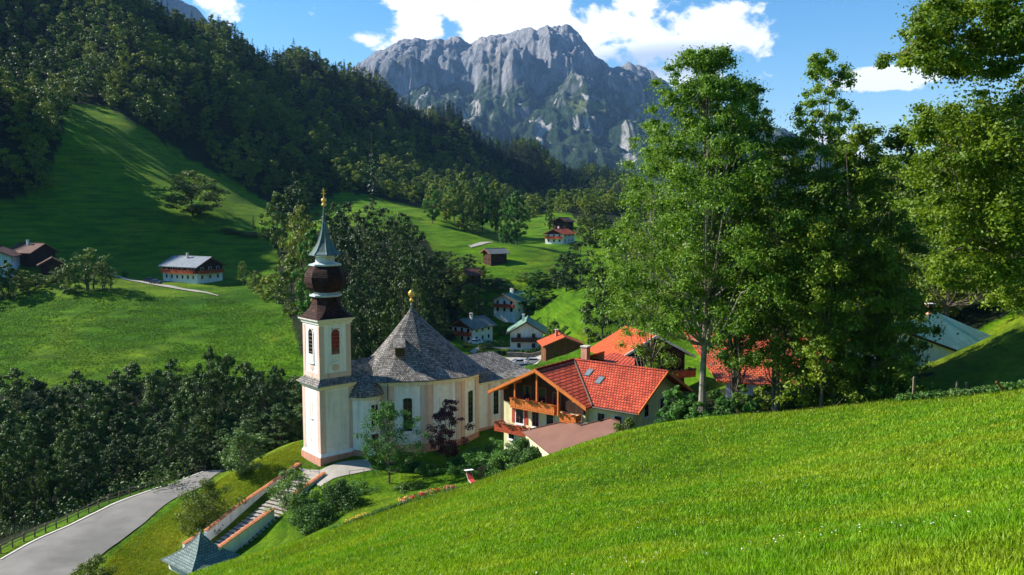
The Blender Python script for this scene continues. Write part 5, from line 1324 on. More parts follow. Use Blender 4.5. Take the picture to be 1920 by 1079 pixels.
# understorey along the lane: one mass nobody could count
def shrub_mass(name, pts, rad, n, size, mat, label, cat, seed=1):
    rng = np.random.default_rng(seed); cen = []; rr = []
    for (x, y) in pts: cen.append((x, y, 0)); rr.append(rng.uniform(*rad))
    cen = np.array(cen, float); rr = np.array(rr); cen[:, 2] = gz_np(cen[:, 0], cen[:, 1])+rr*.45
    V = leaf_quads(rng, cen, rr, n, size, flat=.8)
    me = np_mesh(name, V, np.arange(len(V)).reshape(-1, 4)); o = link_mesh(name, me, None, [M[mat]]); tag(o, label, cat, kind='stuff'); return o
pts = []
for px in range(-80, 560, 9):
    for Y in (150, 126, 113): 
        p = W(px+rng.uniform(-6, 6), 500, Y+rng.uniform(-5, 5)); 
        if not (px > 330 and Y < 130): pts.append((p[0], p[1]))
shrub_mass('undergrowth', pts, (1.5, 3.2), 60, .4, 'leaf_belt_shade', 'dark undergrowth beneath the trees beyond the lane', 'undergrowth')

# shrubs and small trees of the churchyard
def shrub(px, Y, top, wpx, seed, lm, label, leaf=.2, ncl=26, nl=150, prof='low', name='bush', cat='bush', base=None, crad=(.22, .36), trunk_r=.05, group=None, stems=4, bark='bark', nb=24, spread=.5, lumpy=.35):
    p = W(px, 500, Y); z = gz(p[0], Y); H = W(px, top, Y)[2]-z; R = wpx*Y/F/2
    mb, V = build_tree(seed, H, R, prof, ncl, nl, leaf, crad=crad, stems=stems, trunk_r=trunk_r, nb=nb, segs=6, spread=spread, lumpy=lumpy)
    o = thing(name, (p[0], Y, z-.05), 0, label, cat, group)
    me = np_mesh('foliage' if name == 'bush' else 'crown', V, np.arange(len(V)).reshape(-1, 4)); link_mesh(me.name.split('.')[0], me, o, [M[lm]])
    mb.build('stem' if name == 'bush' else 'trunk', M[bark], o); return o
shrub(440, 103.5, 806, 84, 201, 'leaf_grey', 'small round grey-green tree alone on the grassy bank by the lane', .26, 60, 95, 'round', 'broadleaf_tree', 'tree', trunk_r=.17, stems=1, crad=(.2, .32))
shrub(370, 93, 898, 108, 202, 'leaf_olive', 'bushy yellow-green shrub on the bank between lane and stairway', .2, 46, 170)
shrub(143, 80, 1038, 74, 203, 'leaf_olive', 'shrub at the bottom edge beside the lane', .17, 30, 140)
shrub(533, 94.5, 878, 78, 204, 'leaf_grey', 'grey-leaved bush hanging over the covered stairway', .2, 40, 150, stems=3, trunk_r=.07)
shrub(625, 90, 900, 100, 205, 'leaf_hedge', 'dark green bush in the garden below the church', .2, 46, 200)
shrub(585, 86, 945, 90, 206, 'leaf_hedge', 'low dark bush beside the foot of the stairway', .2, 40, 180)
shrub(660, 95, 905, 90, 231, 'leaf_green', 'leafy bush in the garden left of the fruit tree', .18, 40, 160)
shrub(560, 89, 925, 70, 232, 'leaf_hedge', 'dark bush pressed against the lower stairway wall', .18, 34, 160)
shrub(760, 95, 905, 60, 233, 'leaf_hedge', 'low bush behind the flower border', .16, 26, 140)
shrub(695, 93, 940, 70, 207, 'leaf_green', 'low green bush by the flower border', .18, 26, 150)
shrub(724, 98, 752, 132, 208, 'leaf_green', 'slender leafy fruit tree standing before the church wall', .2, 90, 110, 'open', 'broadleaf_tree', 'tree', trunk_r=.13, stems=1, crad=(.13, .22), nb=56)
shrub(838, 103, 748, 78, 209, 'leaf_purple', 'small copper-purple tree in front of the nave', .22, 70, 100, 'open', 'broadleaf_tree', 'tree', trunk_r=.1, stems=2, crad=(.16, .26), nb=46)
for i, (px, Y, tp, w) in enumerate(((890, 100, 838, 74), (925, 99.5, 822, 70), (958, 97, 822, 60), (855, 101, 858, 70), (905, 97, 850, 76), (945, 95, 848, 76), (800, 101, 868, 50), (770, 103, 866, 46))):
    shrub(px, Y, tp, w, 210+i, 'leaf_green', ['rounded hedge bush at the nave corner', 'tall hedge bush left of the dark laurel', 'bright hedge bush against the guesthouse corner', 'low hedge bush at the left end of the hedge', 'dense bush in the middle of the hedge, behind the picket fence', 'dense bush at the right end of the picket fence', 'small bush under the purple tree', 'small bush between the fruit tree and the purple tree'][i], .2, 34, 170)
for i, (px, Y, tp, w) in enumerate(((985, 91.5, 822, 84), (1035, 90.0, 812, 76), (1005, 89, 838, 70))):
    shrub(px, Y, tp, w, 220+i, 'leaf_hedge', ['dark glossy bush left of the shed roof', 'dark glossy bush touching the shed roof', 'low glossy bush at the meadow edge below the shed'][i], .22, 40, 190)
for i, (px, Y, tp, w) in enumerate(((1318, 71.5, 752, 46), (1372, 71.5, 742, 54), (1422, 70.5, 746, 52))):
    shrub(px, Y, tp, w, 270+i, 'leaf_green', ['low light bush at the foot of the ash trunk', 'leafy bush right of the ash trunk', 'second leafy bush right of the ash trunk'][i], .2, 34, 160)
shrub(1180, 82.5, 784, 68, 230, 'leaf_olive', 'bush on the meadow edge right of the brown shed roof', .19, 34, 170)
for i, (px, Y, tp, w) in enumerate(((1275, 78, 722, 70), (1300, 77, 735, 60), (1255, 79.5, 745, 44))):
    shrub(px, Y, tp, w, 240+i, 'leaf_green', ['tall hedge shrub right of the guesthouse wall', 'light green hedge shrub left of the ash trunk', 'short hedge shrub touching the guesthouse corner'][i], .2, 44, 180)
for i, (px, Y, tp, w) in enumerate(((1352, 76, 730, 60), (1395, 75, 718, 60), (1440, 74, 720, 60), (1470, 73, 715, 50), (1490, 70, 735, 56), (1545, 68.5, 728, 60), (1600, 67, 722, 66), (1650, 66, 716, 60), (1510, 76, 700, 70), (1560, 74, 680, 90), (1630, 72, 680, 90), (1600, 78, 660, 100), (1680, 71, 690, 70))):
    shrub(px, Y, tp, w, 250+i, ['leaf_hedge', 'leaf_hedge', 'leaf_maple'][i % 3], 'dense shrub in the dark thicket under the tall trees', .22, 34, 150, group='shrubs of the thicket under the tall trees')
for i, (px, Y, tp, w) in enumerate(((875, 205, 652, 24), (905, 200, 642, 20), (885, 192, 668, 30), (915, 205, 650, 26), (1040, 190, 600, 30), (925, 232, 608, 24), (945, 235, 612, 20), (830, 215, 630, 40), (1135, 180, 640, 22))):
    T(px, Y, tp, w, 'mid1' if i % 2 else 'mid0', 'garden bush between the valley houses', 'bush', 'bush', 'garden bushes of the valley houses')

# ------------------------------------------------------------------ tall trees on the right
HB = []
def hero(px, Y, top, wpx, seed, lm, label, prof, ncl, nl, leaf, crad=(.14, .24), stems=1, tr=.36, bark='bark_pale', base=None, lean=(0, 0), nb=70, lumpy=.45, zmin=None, flat=.7, spread=.55):
    p = W(px, 500, Y); z = gz(p[0], Y); H = W(px, top, Y)[2]-z; R = wpx*Y/F/2
    mb, V = build_tree(seed, H, R, prof, ncl, nl, leaf, crad=crad, stems=stems, trunk_r=tr, nb=nb, segs=8, lean=lean, lumpy=lumpy, zmin=zmin, flat=flat, spread=spread, soft=True)
    o = thing('broadleaf_tree', (p[0], Y, z-.1), 0, label, 'tree')
    me = np_mesh('crown', V, np.arange(len(V)).reshape(-1, 4)); link_mesh('crown', me, o, [M[lm]]); mb.build('trunk', M[bark], o); return o
hero(1322, 74, 86, 345, 301, 'leaf_ash', 'tall ash with a pale bare trunk right of the red guesthouse roof', 'ash', 540, 260, .24, (.10, .17), 1, .34, nb=90, lumpy=.45, spread=.6, zmin=.29)
hero(1222, 100, 225, 180, 302, 'leaf_ash', 'slim light green tree leaning out left of the tall ash', 'open', 150, 240, .25, (.14, .24), 1, .16, nb=40, zmin=.2)
hero(1392, 78, 150, 220, 303, 'leaf_green', 'dark-stemmed tree close behind the tall ash, right of its trunk', 'ash', 230, 260, .25, (.13, .21), 3, .2, 'bark', nb=50, zmin=.22)
hero(1535, 76, 92, 190, 304, 'leaf_ash', 'tall narrow-topped tree rising above the dense maples', 'ash', 230, 250, .25, (.12, .2), 2, .2, 'bark', nb=50, lumpy=.5)
hero(1470, 70, 250, 200, 305, 'leaf_maple', 'dense maple right of the dark stems, foliage almost to the ground', 'low', 240, 280, .25, (.14, .23), 3, .2, 'bark', zmin=.2, nb=40)
hero(1600, 69, 225, 240, 306, 'leaf_maple', 'broad dense maple with crown reaching down to the meadow', 'low', 240, 300, .25, (.13, .21), 2, .2, 'bark', zmin=.05, nb=40)
hero(1540, 66, 400, 170, 307, 'leaf_maple', 'lower leafy tree in front of the dense maples', 'low', 90, 240, .26, (.16, .26), 2, .14, 'bark', zmin=.05, nb=30)
hero(1670, 77, 235, 180, 308, 'leaf_wood', 'dark tree in shade between the maples and the right-hand trees', 'low', 130, 240, .32, (.15, .25), 1, .24, 'bark', zmin=.05, nb=30)
hero(1655, 69, 440, 140, 320, 'leaf_maple', 'lowest leafy maple at the right end of the thicket', 'low', 90, 240, .28, (.16, .26), 2, .14, 'bark', zmin=.04, nb=30)
hero(1780, 116, 205, 210, 309, 'leaf_wood', 'shaded tree behind the yellowing maple on the right', 'low', 90, 190, .32, (.16, .26), 1, .3, 'bark', zmin=.2)
hero(1900, 122, 330, 230, 310, 'leaf_wood', 'dark tree above the pale green roof at the right edge', 'low', 80, 190, .34, (.16, .26), 1, .3, 'bark', zmin=.12)
hero(1700, 124, 400, 200, 318, 'leaf_wood', 'shaded tree directly behind the pale green roof', 'low', 60, 170, .36, (.2, .3), 1, .3, 'bark', zmin=.1)
hero(1850, 134, 360, 260, 319, 'leaf_wood', 'dark tree farthest back above the pale green roof', 'low', 60, 170, .38, (.2, .3), 1, .3, 'bark', zmin=.1)
# near tree whose stem stands outside the picture, boughs reaching in
def edge_tree():
    Y = 44; p = W(2010, 500, Y); z = gz(p[0], Y); rng = np.random.default_rng(77)
    def clus(px0, px1, py0, py1, Y0, Y1, n, r):
        out = []
        for _ in range(n):
            q = W(rng.uniform(px0, px1), rng.uniform(py0, py1), rng.uniform(Y0, Y1)); out.append((q-np.array([p[0], Y, z]), rng.uniform(*r)))
        return out
    cl = clus(1810, 2300, 165, 450, 38, 52, 300, (.9, 1.7)) + clus(1715, 1860, 200, 420, 40, 48, 110, (.6, 1.1)) + clus(1750, 1900, 400, 540, 39, 45, 60, (.5, .9)) + clus(1850, 2100, 420, 570, 39, 47, 80, (.6, 1.1)) + \
         clus(1900, 2400, -250, 200, 38, 54, 150, (.9, 1.8)) + clus(1715, 1920, 0, 140, 39, 46, 110, (.5, .9)) + clus(1655, 1760, 60, 125, 40, 44, 20, (.25, .5)) + clus(1760, 1900, -120, 40, 39, 46, 24, (.5, 1.0))
    # taper the bough: thin the tip
    cen = np.array([c[0] for c in cl]); rad = np.array([c[1] for c in cl])
    V = leaf_quads(rng, cen, rad, 300, .19, flat=.6, soft=True)
    mb = MB(); H = 26
    mb.tube([(0, 0, -.4), (.3, .1, 5), (-.2, 0, 12), (.4, .2, 19), (0, 0, 25)], [.62, .5, .4, .25, .06], 9)
    def rel(px, py, Y_): return W(px, py, Y_)-np.array([p[0], Y, z])
    limbs = [[(0, 0, 15), rel(1960, 60, 44), rel(1880, 75, 43), rel(1790, 98, 42.5), rel(1720, 88, 42), rel(1662, 108, 42)], [(0, 0, 12), rel(1950, 250, 43), rel(1860, 270, 43), rel(1760, 330, 42)],
             [(0, 0, 9), rel(1960, 360, 42), rel(1860, 430, 42), rel(1800, 470, 41)], [(0, 0, 17), rel(1940, -60, 44), rel(1840, -40, 43), rel(1790, 0, 42)], [(0, 0, 7), rel(1980, 440, 43), rel(1900, 500, 42)], [(0, 0, 14), (4, 2, 17), (8, 3, 18)], [(0, 0, 10), (5, -2, 12), (9, -3, 13)]]
    lp = []
    for lb in limbs:
        lb = [np.array(q, float) for q in lb]; k = len(lb); mb.tube(lb, [.2*(1-.85*i/(k-1)) for i in range(k)], 6)
        for i in range(k-1):
            for f in (0, .25, .5, .75): lp.append(lb[i]*(1-f)+lb[i+1]*f)
    lp = np.array(lp)
    for i in range(0, len(cen), 3):
        c = cen[i]; j = np.argmin(np.linalg.norm(lp-c, axis=1)); a = lp[j]; mb.tube([a, a*.5+c*.5+np.array([0, 0, .25]), c], [.045, .03, .01], 4, cap=False)
    o = thing('broadleaf_tree', (p[0], Y, z), 0, 'tree with yellowing leaves at the right edge, one bough reaching far out to the left', 'tree')
    me = np_mesh('crown', V, np.arange(len(V)).reshape(-1, 4)); link_mesh('crown', me, o, [M['leaf_yellow']]); mb.build('trunk', M['bark'], o)
edge_tree()
# wood behind on the right slope
def back_wood(n, xr, yr, seed, r, test, label):
    X, Y = scatter(n, xr, yr, seed, r); Z = gz_np(X, Y); u, v = proj(X, Y, Z); ok = test(u, v); X, Y, Z = X[ok], Y[ok], Z[ok]
    rng = np.random.default_rng(seed); scatter_object('wood', X, Y, Z, rng.integers(0, 4, len(X)), rng.uniform(.65, 1.0, len(X)), rng.random(len(X))*6, FIRST, label, 'wood')
back_wood(900, (48, 200), (118, 260), 31, 7.5, lambda u, v: u < 2150, 'dark wood behind the right-hand houses')
back_wood(500, (25, 130), (175, 420), 33, 9, lambda u, v: (u > 1190) & (u < 1750) & (v < 560), 'wood on the slope glimpsed through the ash crowns')

# ------------------------------------------------------------------ covered stairway below the church
def stair_wall(pts, label, th=.38, h=1.75):
    P = [Vector(wp(*p)) for p in pts]; o = P[-1].copy(); o.z -= h
    t = thing('stair_wall', o, 0, label, 'wall'); L_ = [p-o for p in P]
    b = MB(); c = MB()
    for i in range(len(L_)-1):
        a, d = L_[i], L_[i+1]; u = (d-a); u.z = 0; u.normalize(); n = Vector((u.y, -u.x, 0))*th/2
        q = [a-n, a+n, d+n, d-n]
        top = [(p.x, p.y, p.z-.12) for p in q]; lo = [(p.x, p.y, p.z-h-.8) for p in q]
        b.face(top[::-1] if (Vector(top[1])-Vector(top[0])).cross(Vector(top[2])-Vector(top[1])).z < 0 else top)
        for k in range(4): b.face([lo[k], lo[(k+1) % 4], top[(k+1) % 4], top[k]])
        n2 = n*1.55; ns = max(3, int((d-a).length/.42))
        for k in range(ns):                      # overlapping cap tiles
            f0, f1 = k/ns, (k+.97)/ns; e = a.lerp(d, f0); g = a.lerp(d, f1); up = Vector((0, 0, .10))
            c.face([e-n2-Vector((0, 0, .1)), e+n2-Vector((0, 0, .1)), g+n2-Vector((0, 0, .14)), g-n2-Vector((0, 0, .14))])
            for s1, s2 in ((-1, 0), (0, 1)):
                c.face([e+n2*s1+(up if s1 == 0 else Vector()), e+n2*s2+(up if s2 == 0 else Vector()), g+n2*s2+(up*.55 if s2 == 0 else Vector((0, 0, -.05))), g+n2*s1+(up*.55 if s1 == 0 else Vector((0, 0, -.05)))])
            c.face([e-n2-Vector((0, 0, .1)), e-n2, e+up, e+n2, e+n2-Vector((0, 0, .1))])
            for s1 in (-1, 1): c.face([e+n2*s1-Vector((0, 0, .1)), g+n2*s1-Vector((0, 0, .14)), g+n2*s1-Vector((0, 0, .05)), e+n2*s1])
    w = b.build('wall', M['plaster'], t); c.build('coping', M['cap_tile'], t); return t
stair_wall([(409, 1026, 85.5), (460, 989, 89), (512, 953, 93.2)], 'white stairway wall with terracotta coping, lower front stretch')
stair_wall([(545, 930, 95.8), (608, 885, 101)], 'white stairway wall with terracotta coping, upper front stretch by the church corner')
stair_wall([(344, 1019, 88.5), (377, 998, 90.5)], 'short white wall with terracotta coping left of the grey pyramid roof')
stair_wall([(385, 995, 89.8), (442, 949, 94.2), (495, 914, 98.8), (560, 868, 105)], 'long white stairway wall with terracotta coping on the lane side')
def stairs():
    a = Vector((-32.8, 88.2, -38.3)); b = Vector((-25.3, 101.8, -34.0)); n = 24
    t = thing('stairway', a, 0, 'dark flight of stone steps climbing between the two white walls', 'stairs'); u = (b-a); u.z = 0; L_ = u.length; u.normalize(); w = Vector((u.y, -u.x, 0))*2.15
    for k in range(n):
        p = u*(L_*k/n); q = u*(L_*(k+1)/n); z1 = (b.z-a.z)*(k+1)/n
        m_ = MB(); P = [p-w, p+w, q+w, q-w]; m_.slab([(c.x, c.y, z1) for c in P], .6); m_.slab([(c.x, c.y, z1+.05) for c in (p-w-u*.05, p+w-u*.05, q+w-u*.08, q-w-u*.08)], .045, 1)
        m_.build('step', [M['stone_dark'], M['stone']], t)
stairs()
def pavilion():
    ap = Vector(wp(376, 996, 85.5)); ze = ap.z-3.05; zb = gz(ap.x, ap.y)-.4
    t = thing('stair_pavilion', (ap.x, ap.y, ze-2.6), radians(52), 'small gate pavilion with concave pyramid roof of grey-green slates at the foot of the stairs', 'pavilion')
    H = 2.6; r2 = 1.4142
    m_ = MB(); m_.lathe([(3.05*r2, H-.1), (3.05*r2, H), (2.3*r2, H+.42), (1.55*r2, H+.95), (.85*r2, H+1.65), (.3*r2, H+2.45), (.05, H+3.05)], 4, rot=pi/4); rf = m_.build('roof', M['slate_green'], t)
    for k in range(4):
        a = pi/4+k*pi/2; q = MB(); q.tube([(cos(a)*r, sin(a)*r, z+.02) for r, z in ((3.05*r2, H), (2.3*r2, H+.42), (1.55*r2, H+.95), (.85*r2, H+1.65), (.3*r2, H+2.45))], .05, 4)
        q.build('hip_flashing', M['copper_sheet'], rf)
    MB().tube([(0, 0, H+2.9), (0, 0, H+3.4)], [.07, .02], 6).build('finial', M['copper_sheet'], rf)
    for sx in (-1, 1):
        m_ = MB().box(sx*2.3-.2, sx*2.3+.2, -2.45, 2.45, -1.5, H-.12); m_.build('wall', M['plaster'], t)
    MB().box(-2.09, 2.09, -2.45, -2.05, H-.8, H-.13).build('lintel', M['plaster'], t); MB().box(-2.09, 2.09, 2.05, 2.45, H-.8, H-.13).build('lintel', M['plaster'], t)
pavilion()
# boulders at the foot of the pavilion
rng = np.random.default_rng(12)
for i, (px, py, Y, r) in enumerate(((300, 1072, 80.5, .55), (312, 1066, 81.5, .5), (290, 1079, 79.5, .6), (322, 1074, 80, .45))):
    p = W(px, py, Y); m_ = MB(); n_ = 8
    prof = [(r*.55, -.3), (r, .05), (r*.92, .25), (r*.5, .42), (.0, .46)]; poly = [(cos(2*pi*k/n_)*rng.uniform(.8, 1.2), sin(2*pi*k/n_)*rng.uniform(.8, 1.2)) for k in range(n_)]
    m_.lathe(prof, poly=poly); o = m_.build('boulder', M['stone_pale']); o.location = (p[0], p[1], gz(p[0], p[1])); tag(o, 'pale boulder in the row at the corner of the pyramid roof', 'boulder', 'boulders by the gate pavilion')

# ------------------------------------------------------------------ paths and yards
drape('path', [(560, 872, 104), (600, 876, 102.5), (640, 868, 104.5), (690, 863, 105.5)], [(600, 905, 97.8), (625, 892, 99.5), (660, 884, 100.5), (700, 877, 102)], 'gravel', .07, 'pale paved forecourt before the church door', 'path')
drape('path', [(425, 1056, 76), (480, 1036, 79), (555, 1014, 82)], [(440, 1060, 74.5), (495, 1042, 77.3), (560, 1018, 80.5)], 'gravel', .12, 'narrow gravel path at the upper edge of the meadow', 'path')
drape('path', [(200, 505, 268), (270, 519, 262), (320, 537, 254), (390, 558, 244), (410, 566, 240)], [(200, 510, 265), (262, 527, 258), (310, 543, 250), (388, 561, 242.5), (409, 567.5, 239)], 'gravel', .25, 'farm track leading past the long farmhouse', 'path')
drape('path', [(950, 444, 350), (915, 451, 340), (893, 463, 330), (878, 476, 320)], [(955, 447, 345), (920, 455, 335), (900, 466, 325), (884, 479, 316)], 'gravel', .22, 'pale track curving over the far knoll', 'path')
drape('parking', [(925, 690, 181), (940, 672, 191), (1045, 670, 191)], [(1000, 696, 176), (1030, 690, 178.5), (1062, 682, 181)], 'gravel', .2, 'gravel car park behind the church', 'car park', 8)
drape('road', [(880, 665, 199), (900, 652, 207), (950, 648, 210), (1000, 652, 206)], [(890, 668, 196.5), (905, 657, 204), (950, 655, 205), (1000, 657, 202)], 'gravel', .2, 'pale village road before the green-roofed house', 'road')
drape('path', [(1120, 655, 141), (1160, 640, 140), (1226, 606, 139)], [(1150, 660, 136), (1185, 645, 135), (1240, 612, 135)], 'gravel', .15, 'pale track along the crest of the bright slope', 'path')

# ------------------------------------------------------------------ fences
def rail_fence(pts, n, label, h=1.0, rails=(.55, .92), r=.06, mat='wood_grey', name='fence', jit=.0):
    P = np.array([[W(*p)[0], W(*p)[1]] if len(p) == 3 else p for p in pts]); s = np.concatenate([[0], np.cumsum(np.hypot(*np.diff(P, axis=0).T))]); q = np.linspace(0, s[-1], n)
    X = np.interp(q, s, P[:, 0]); Y = np.interp(q, s, P[:, 1]); Z = gz_np(X, Y)
    t = thing(name, (X[0], Y[0], Z[0]), 0, label, 'fence')
    for i in range(n):
        dx, dy = random.uniform(-jit, jit), random.uniform(-jit, jit)
        MB().tube([(X[i]-X[0], Y[i]-Y[0], Z[i]-Z[0]-.3), (X[i]-X[0]+dx, Y[i]-Y[0]+dy, Z[i]-Z[0]+h+random.uniform(-.04, .06))], [r*1.25, r], 6).build('post', M[mat], t)
    for rz_ in rails:
        MB().tube([(X[i]-X[0], Y[i]-Y[0]-r*1.6, Z[i]-Z[0]+rz_) for i in range(n)], r*.75, 5).build('rail', M[mat], t)
    return t
rail_fence([(-90, 1100, 84), (-5, 1049, 87.5), (97, 995, 95.5), (197, 947, 103.5), (297, 909, 111.5), (385, 881, 119)], 24, 'weathered timber rail fence along the outer edge of the lane', 1.1, (.55, 1.0), .085)
drape('kerb', [(0, 1051, 85.9), (100, 999, 93.9), (200, 951, 101.9), (300, 913, 109.9), (380, 888, 116)], [(3, 1052, 85.7), (103, 1000.5, 93.6), (203, 952.5, 101.6), (303, 914.3, 109.6), (383, 889, 115.8)], 'stone_pale', .16, 'pale stone kerb between the lane and its fence', 'kerb')
rail_fence([(548, 868, 104.5), (570, 866, 103.2), (598, 880, 101.5)], 4, 'short iron handrail at the tower corner', .95, (.9,), .035, 'wood_dark', 'railing')
rail_fence([(655, 889, 99.6), (700, 880, 100.6), (735, 874, 101.6)], 4, 'thin railing beside the church forecourt', .9, (.85,), .03, 'wood_dark', 'railing')
def picket(p0, p1, label, h=1.5):
    a = Vector(W(*p0)); b = Vector(W(*p1)); a.z = gz(a.x, a.y); b.z = gz(b.x, b.y); t = thing('picket_fence', a, 0, label, 'fence'); d = b-a; n = int(d.length/.22); u = d.copy(); u.z = 0; u.normalize()
    m_ = MB()
    for i in range(n):
        c = d*(i/n); e = c+u*.13; hh = h+random.uniform(-.08, .08)
        nrm = Vector((u.y, -u.x, 0))*.03
        for sg in (1, -1):
            q = [c+nrm*sg+Vector((0, 0, -.1)), e+nrm*sg+Vector((0, 0, -.1)), e+nrm*sg+Vector((0, 0, hh)), c+nrm*sg+Vector((0, 0, hh))]; m_.face(q if sg > 0 else q[::-1])
        m_.face([c+nrm+Vector((0, 0, hh)), e+nrm+Vector((0, 0, hh)), e-nrm+Vector((0, 0, hh)), c-nrm+Vector((0, 0, hh))])
    m_.build('pickets', M['wood_grey'], t)
    for z in (.35, 1.15):
        r = MB().tube([Vector((0, 0, z))+Vector((u.y, -u.x, 0))*-.06, d+Vector((0, 0, z))+Vector((u.y, -u.x, 0))*-.06], .05, 4); r.build('rail', M['wood_grey'], t)
picket((896, 893, 93.0), (952, 868, 95.5), 'grey weathered picket fence below the hedge')
for (px, py, Y, top, tilt, lab) in ((1712, 750, 60.5, 707, 0, 'upright weathered fence post, leftmost on the right-hand meadow edge'), (1793, 740, 60, 714, .03, 'short fence post among the weeds'), (1816, 738, 60, 716, -.25, 'thin leaning fence post in the middle of the weeds'), (1884, 750, 57, 724, -.75, 'steeply tilted brown fence post at the right')):
    p = W(px, py, Y); z = gz(p[0], p[1]); h = (W(px, top, Y)[2]-W(px, py, Y)[2])*1.0
    m_ = MB().box(-.07, .07, -.06, .06, -.3, h).lathe([(.085, h), (.0, h+.06)], 4, rot=pi/4); o = m_.build('fence_post', M['wood_grey' if tilt > -.7 else 'wood_brown']); o.location = (p[0], p[1], max(z, W(px, py, Y)[2]-.3)); o.rotation_euler = (0, tilt, 0); tag(o, lab, 'fence post')

# ------------------------------------------------------------------ small things
def lounger():
    p = W(884, 906, 92.0); t = thing('sun_lounger', (p[0], p[1], gz(p[0], p[1])+.02), radians(20), 'white sun lounger with a red cushion in the garden under the fence', 'lounger')
    m_ = MB()
    for x in (-.33, .33): m_.tube([(x, -.9, .38), (x, .25, .38), (x, .95, .95)], .025, 5)
    for y in (-.9, .25): m_.tube([(-.33, y, .38), (.33, y, .38)], .025, 5)
    m_.build('frame', M['frame_white'], t)
    for x in (-.33, .33):
        for y in (-.7, .15): MB().tube([(x, y, .38), (x, y, 0)], .022, 5).build('leg', M['frame_white'], t)
    MB().slab([(-.31, -.9, .46), (.31, -.9, .46), (.31, .25, .46), (-.31, .25, .46)], .07).build('cushion', M['fabric_red'], t)
    MB().slab([(-.31, .26, .47), (.31, .26, .47), (.31, .98, 1.02), (-.31, .98, 1.02)], .07).build('backrest', M['fabric_red'], t)
    MB().slab([(-.5, .6, 1.42), (.5, .6, 1.42), (.5, 1.45, 1.28), (-.5, 1.45, 1.28)], .05).build('sunshade', M['fabric_white'], t)
    m_ = MB()
    for x in (-.33, .33): m_.tube([(x, .95, .95), (x, 1.0, 1.34)], .02, 5)
    m_.build('sunshade_arm', M['frame_white'], t)
lounger()
def notice():
    p = W(697, 862, 104.6); z = gz(p[0], p[1]); t = thing('notice_board', (p[0], p[1], z), radians(-10), 'small white notice board on two posts beside the church door', 'notice board')
    for x in (-.5, .5): MB().box(x-.04, x+.04, -.04, .04, -.2, 2.0).build('post', M['wood_dark'], t)
    MB().box(-.6, .6, -.08, -.041, .95, 1.95).build('board', M['frame_white'], t); MB().box(-.7, .7, -.18, .12, 2.0, 2.06).build('roof', M['wood_dark'], t)
notice()
def car(px, py, Y, rot, mat, label):
    p = W(px, py, Y); z = gz(p[0], p[1])+.22; t = thing('parked_car', (p[0], p[1], z), rot, label, 'car')
    prof = [(-2.1, .32), (2.1, .32), (2.15, .62), (2.0, .86), (1.15, .98), (.55, 1.42), (-1.0, 1.46), (-1.75, 1.02), (-2.12, .92), (-2.18, .6)]
    m_ = MB(); w = .84
    def y_(zz): return w-(.16 if zz > 1.2 else 0)
    L_ = [(x, -y_(zz), zz) for x, zz in prof]; R_ = [(x, y_(zz), zz) for x, zz in prof]; m_.face(L_); m_.face(R_[::-1])
    for i in range(len(prof)):
        j = (i+1) % len(prof); m_.face([L_[j], L_[i], R_[i], R_[j]])
    body = m_.build('body', M[mat], t)
    for s_ in (-1, 1):
        yb, yt = s_*(w+.006), s_*(w-.13)
        q = [(-1.5, yb*.985+s_*.012, 1.02), (1.0, yb*.985+s_*.012, 1.0), (.52, yt+s_*.005, 1.36), (-.98, yt+s_*.005, 1.4)]; MB().face(q if s_ < 0 else q[::-1]).build('side_window', M['glass'], body)
    MB().face([(1.17, -.68, 1.0), (1.17, .68, 1.0), (.60, .62, 1.42), (.60, -.62, 1.42)]).build('windscreen', M['glass'], body)
    MB().face([(-1.78, .68, 1.05), (-1.78, -.68, 1.05), (-1.06, -.62, 1.45), (-1.06, .62, 1.45)]).build('rear_window', M['glass'], body)
    for y in (-.6, .6):
        MB().box(2.03, 2.15, y-.16, y+.16, .62, .78).build('headlight', M['lamp_clear'], body); MB().box(-2.2, -2.12, y-.14, y+.14, .68, .86).build('tail_light', M['lamp_red'], body)
    for x in (-1.35, 1.35):
        for y in (-.78, .78):
            s_ = 1 if y > 0 else -1; q = MB()
            pts = [(x, y-.1, .31), (x, y+.1, .31)]; q.tube(pts, .32, 14); wh = q.build('wheel', M['rubber'], t)
            MB().tube([(x, y+s_*.09, .31), (x, y+s_*.115, .31)], .19, 10).build('rim', M['rim'], wh)
car(975, 688, 183, radians(20), 'car_white', 'white car in the car park, left one of two behind the church roof')
car(1000, 690, 181, radians(10), 'car_silver', 'pale silver car in the car park, right one of two')
car(282, 516, 262, radians(10), 'car_dark', 'dark blue car standing left of the long farmhouse')
car(292, 524, 257, radians(-20), 'car_dark', 'dark car with silver sheen in front of the long farmhouse, on the track')
car(893, 638, 218, radians(-10), 'car_white', 'white car by the grey-roofed valley house')
car(912, 634, 220, radians(30), 'car_silver', 'silver car right of the grey-roofed valley house')
# low drystone garden wall before the car park
def drystone():
    a = Vector(wp(950, 672, 192)); b = Vector(wp(1058, 674, 190)); a.z = gz(a.x, a.y); b.z = gz(b.x, b.y)
    m_ = MB(); d = b-a; n = 10
    for i in range(n):
        p, q = d*(i/n), d*((i+1)/n); z0, z1 = gz(a.x+p.x, a.y+p.y)-a.z, gz(a.x+q.x, a.y+q.y)-a.z
        m_.face([(p.x, p.y, z0-.5), (q.x, q.y, z1-.5), (q.x, q.y, z1+1.2), (p.x, p.y, z0+1.2)]); m_.face([(p.x, p.y, z0+1.2), (q.x, q.y, z1+1.2), (q.x, q.y+.6, z1+1.2), (p.x, p.y+.6, z0+1.2)])
        m_.face([(q.x, q.y+.6, z1-.5), (p.x, p.y+.6, z0-.5), (p.x, p.y+.6, z0+1.2), (q.x, q.y+.6, z1+1.2)])
    o = m_.build('stone_wall', M['drystone']); o.location = a; tag(o, 'low drystone wall between the garden hedge and the car park', 'wall')
drystone()
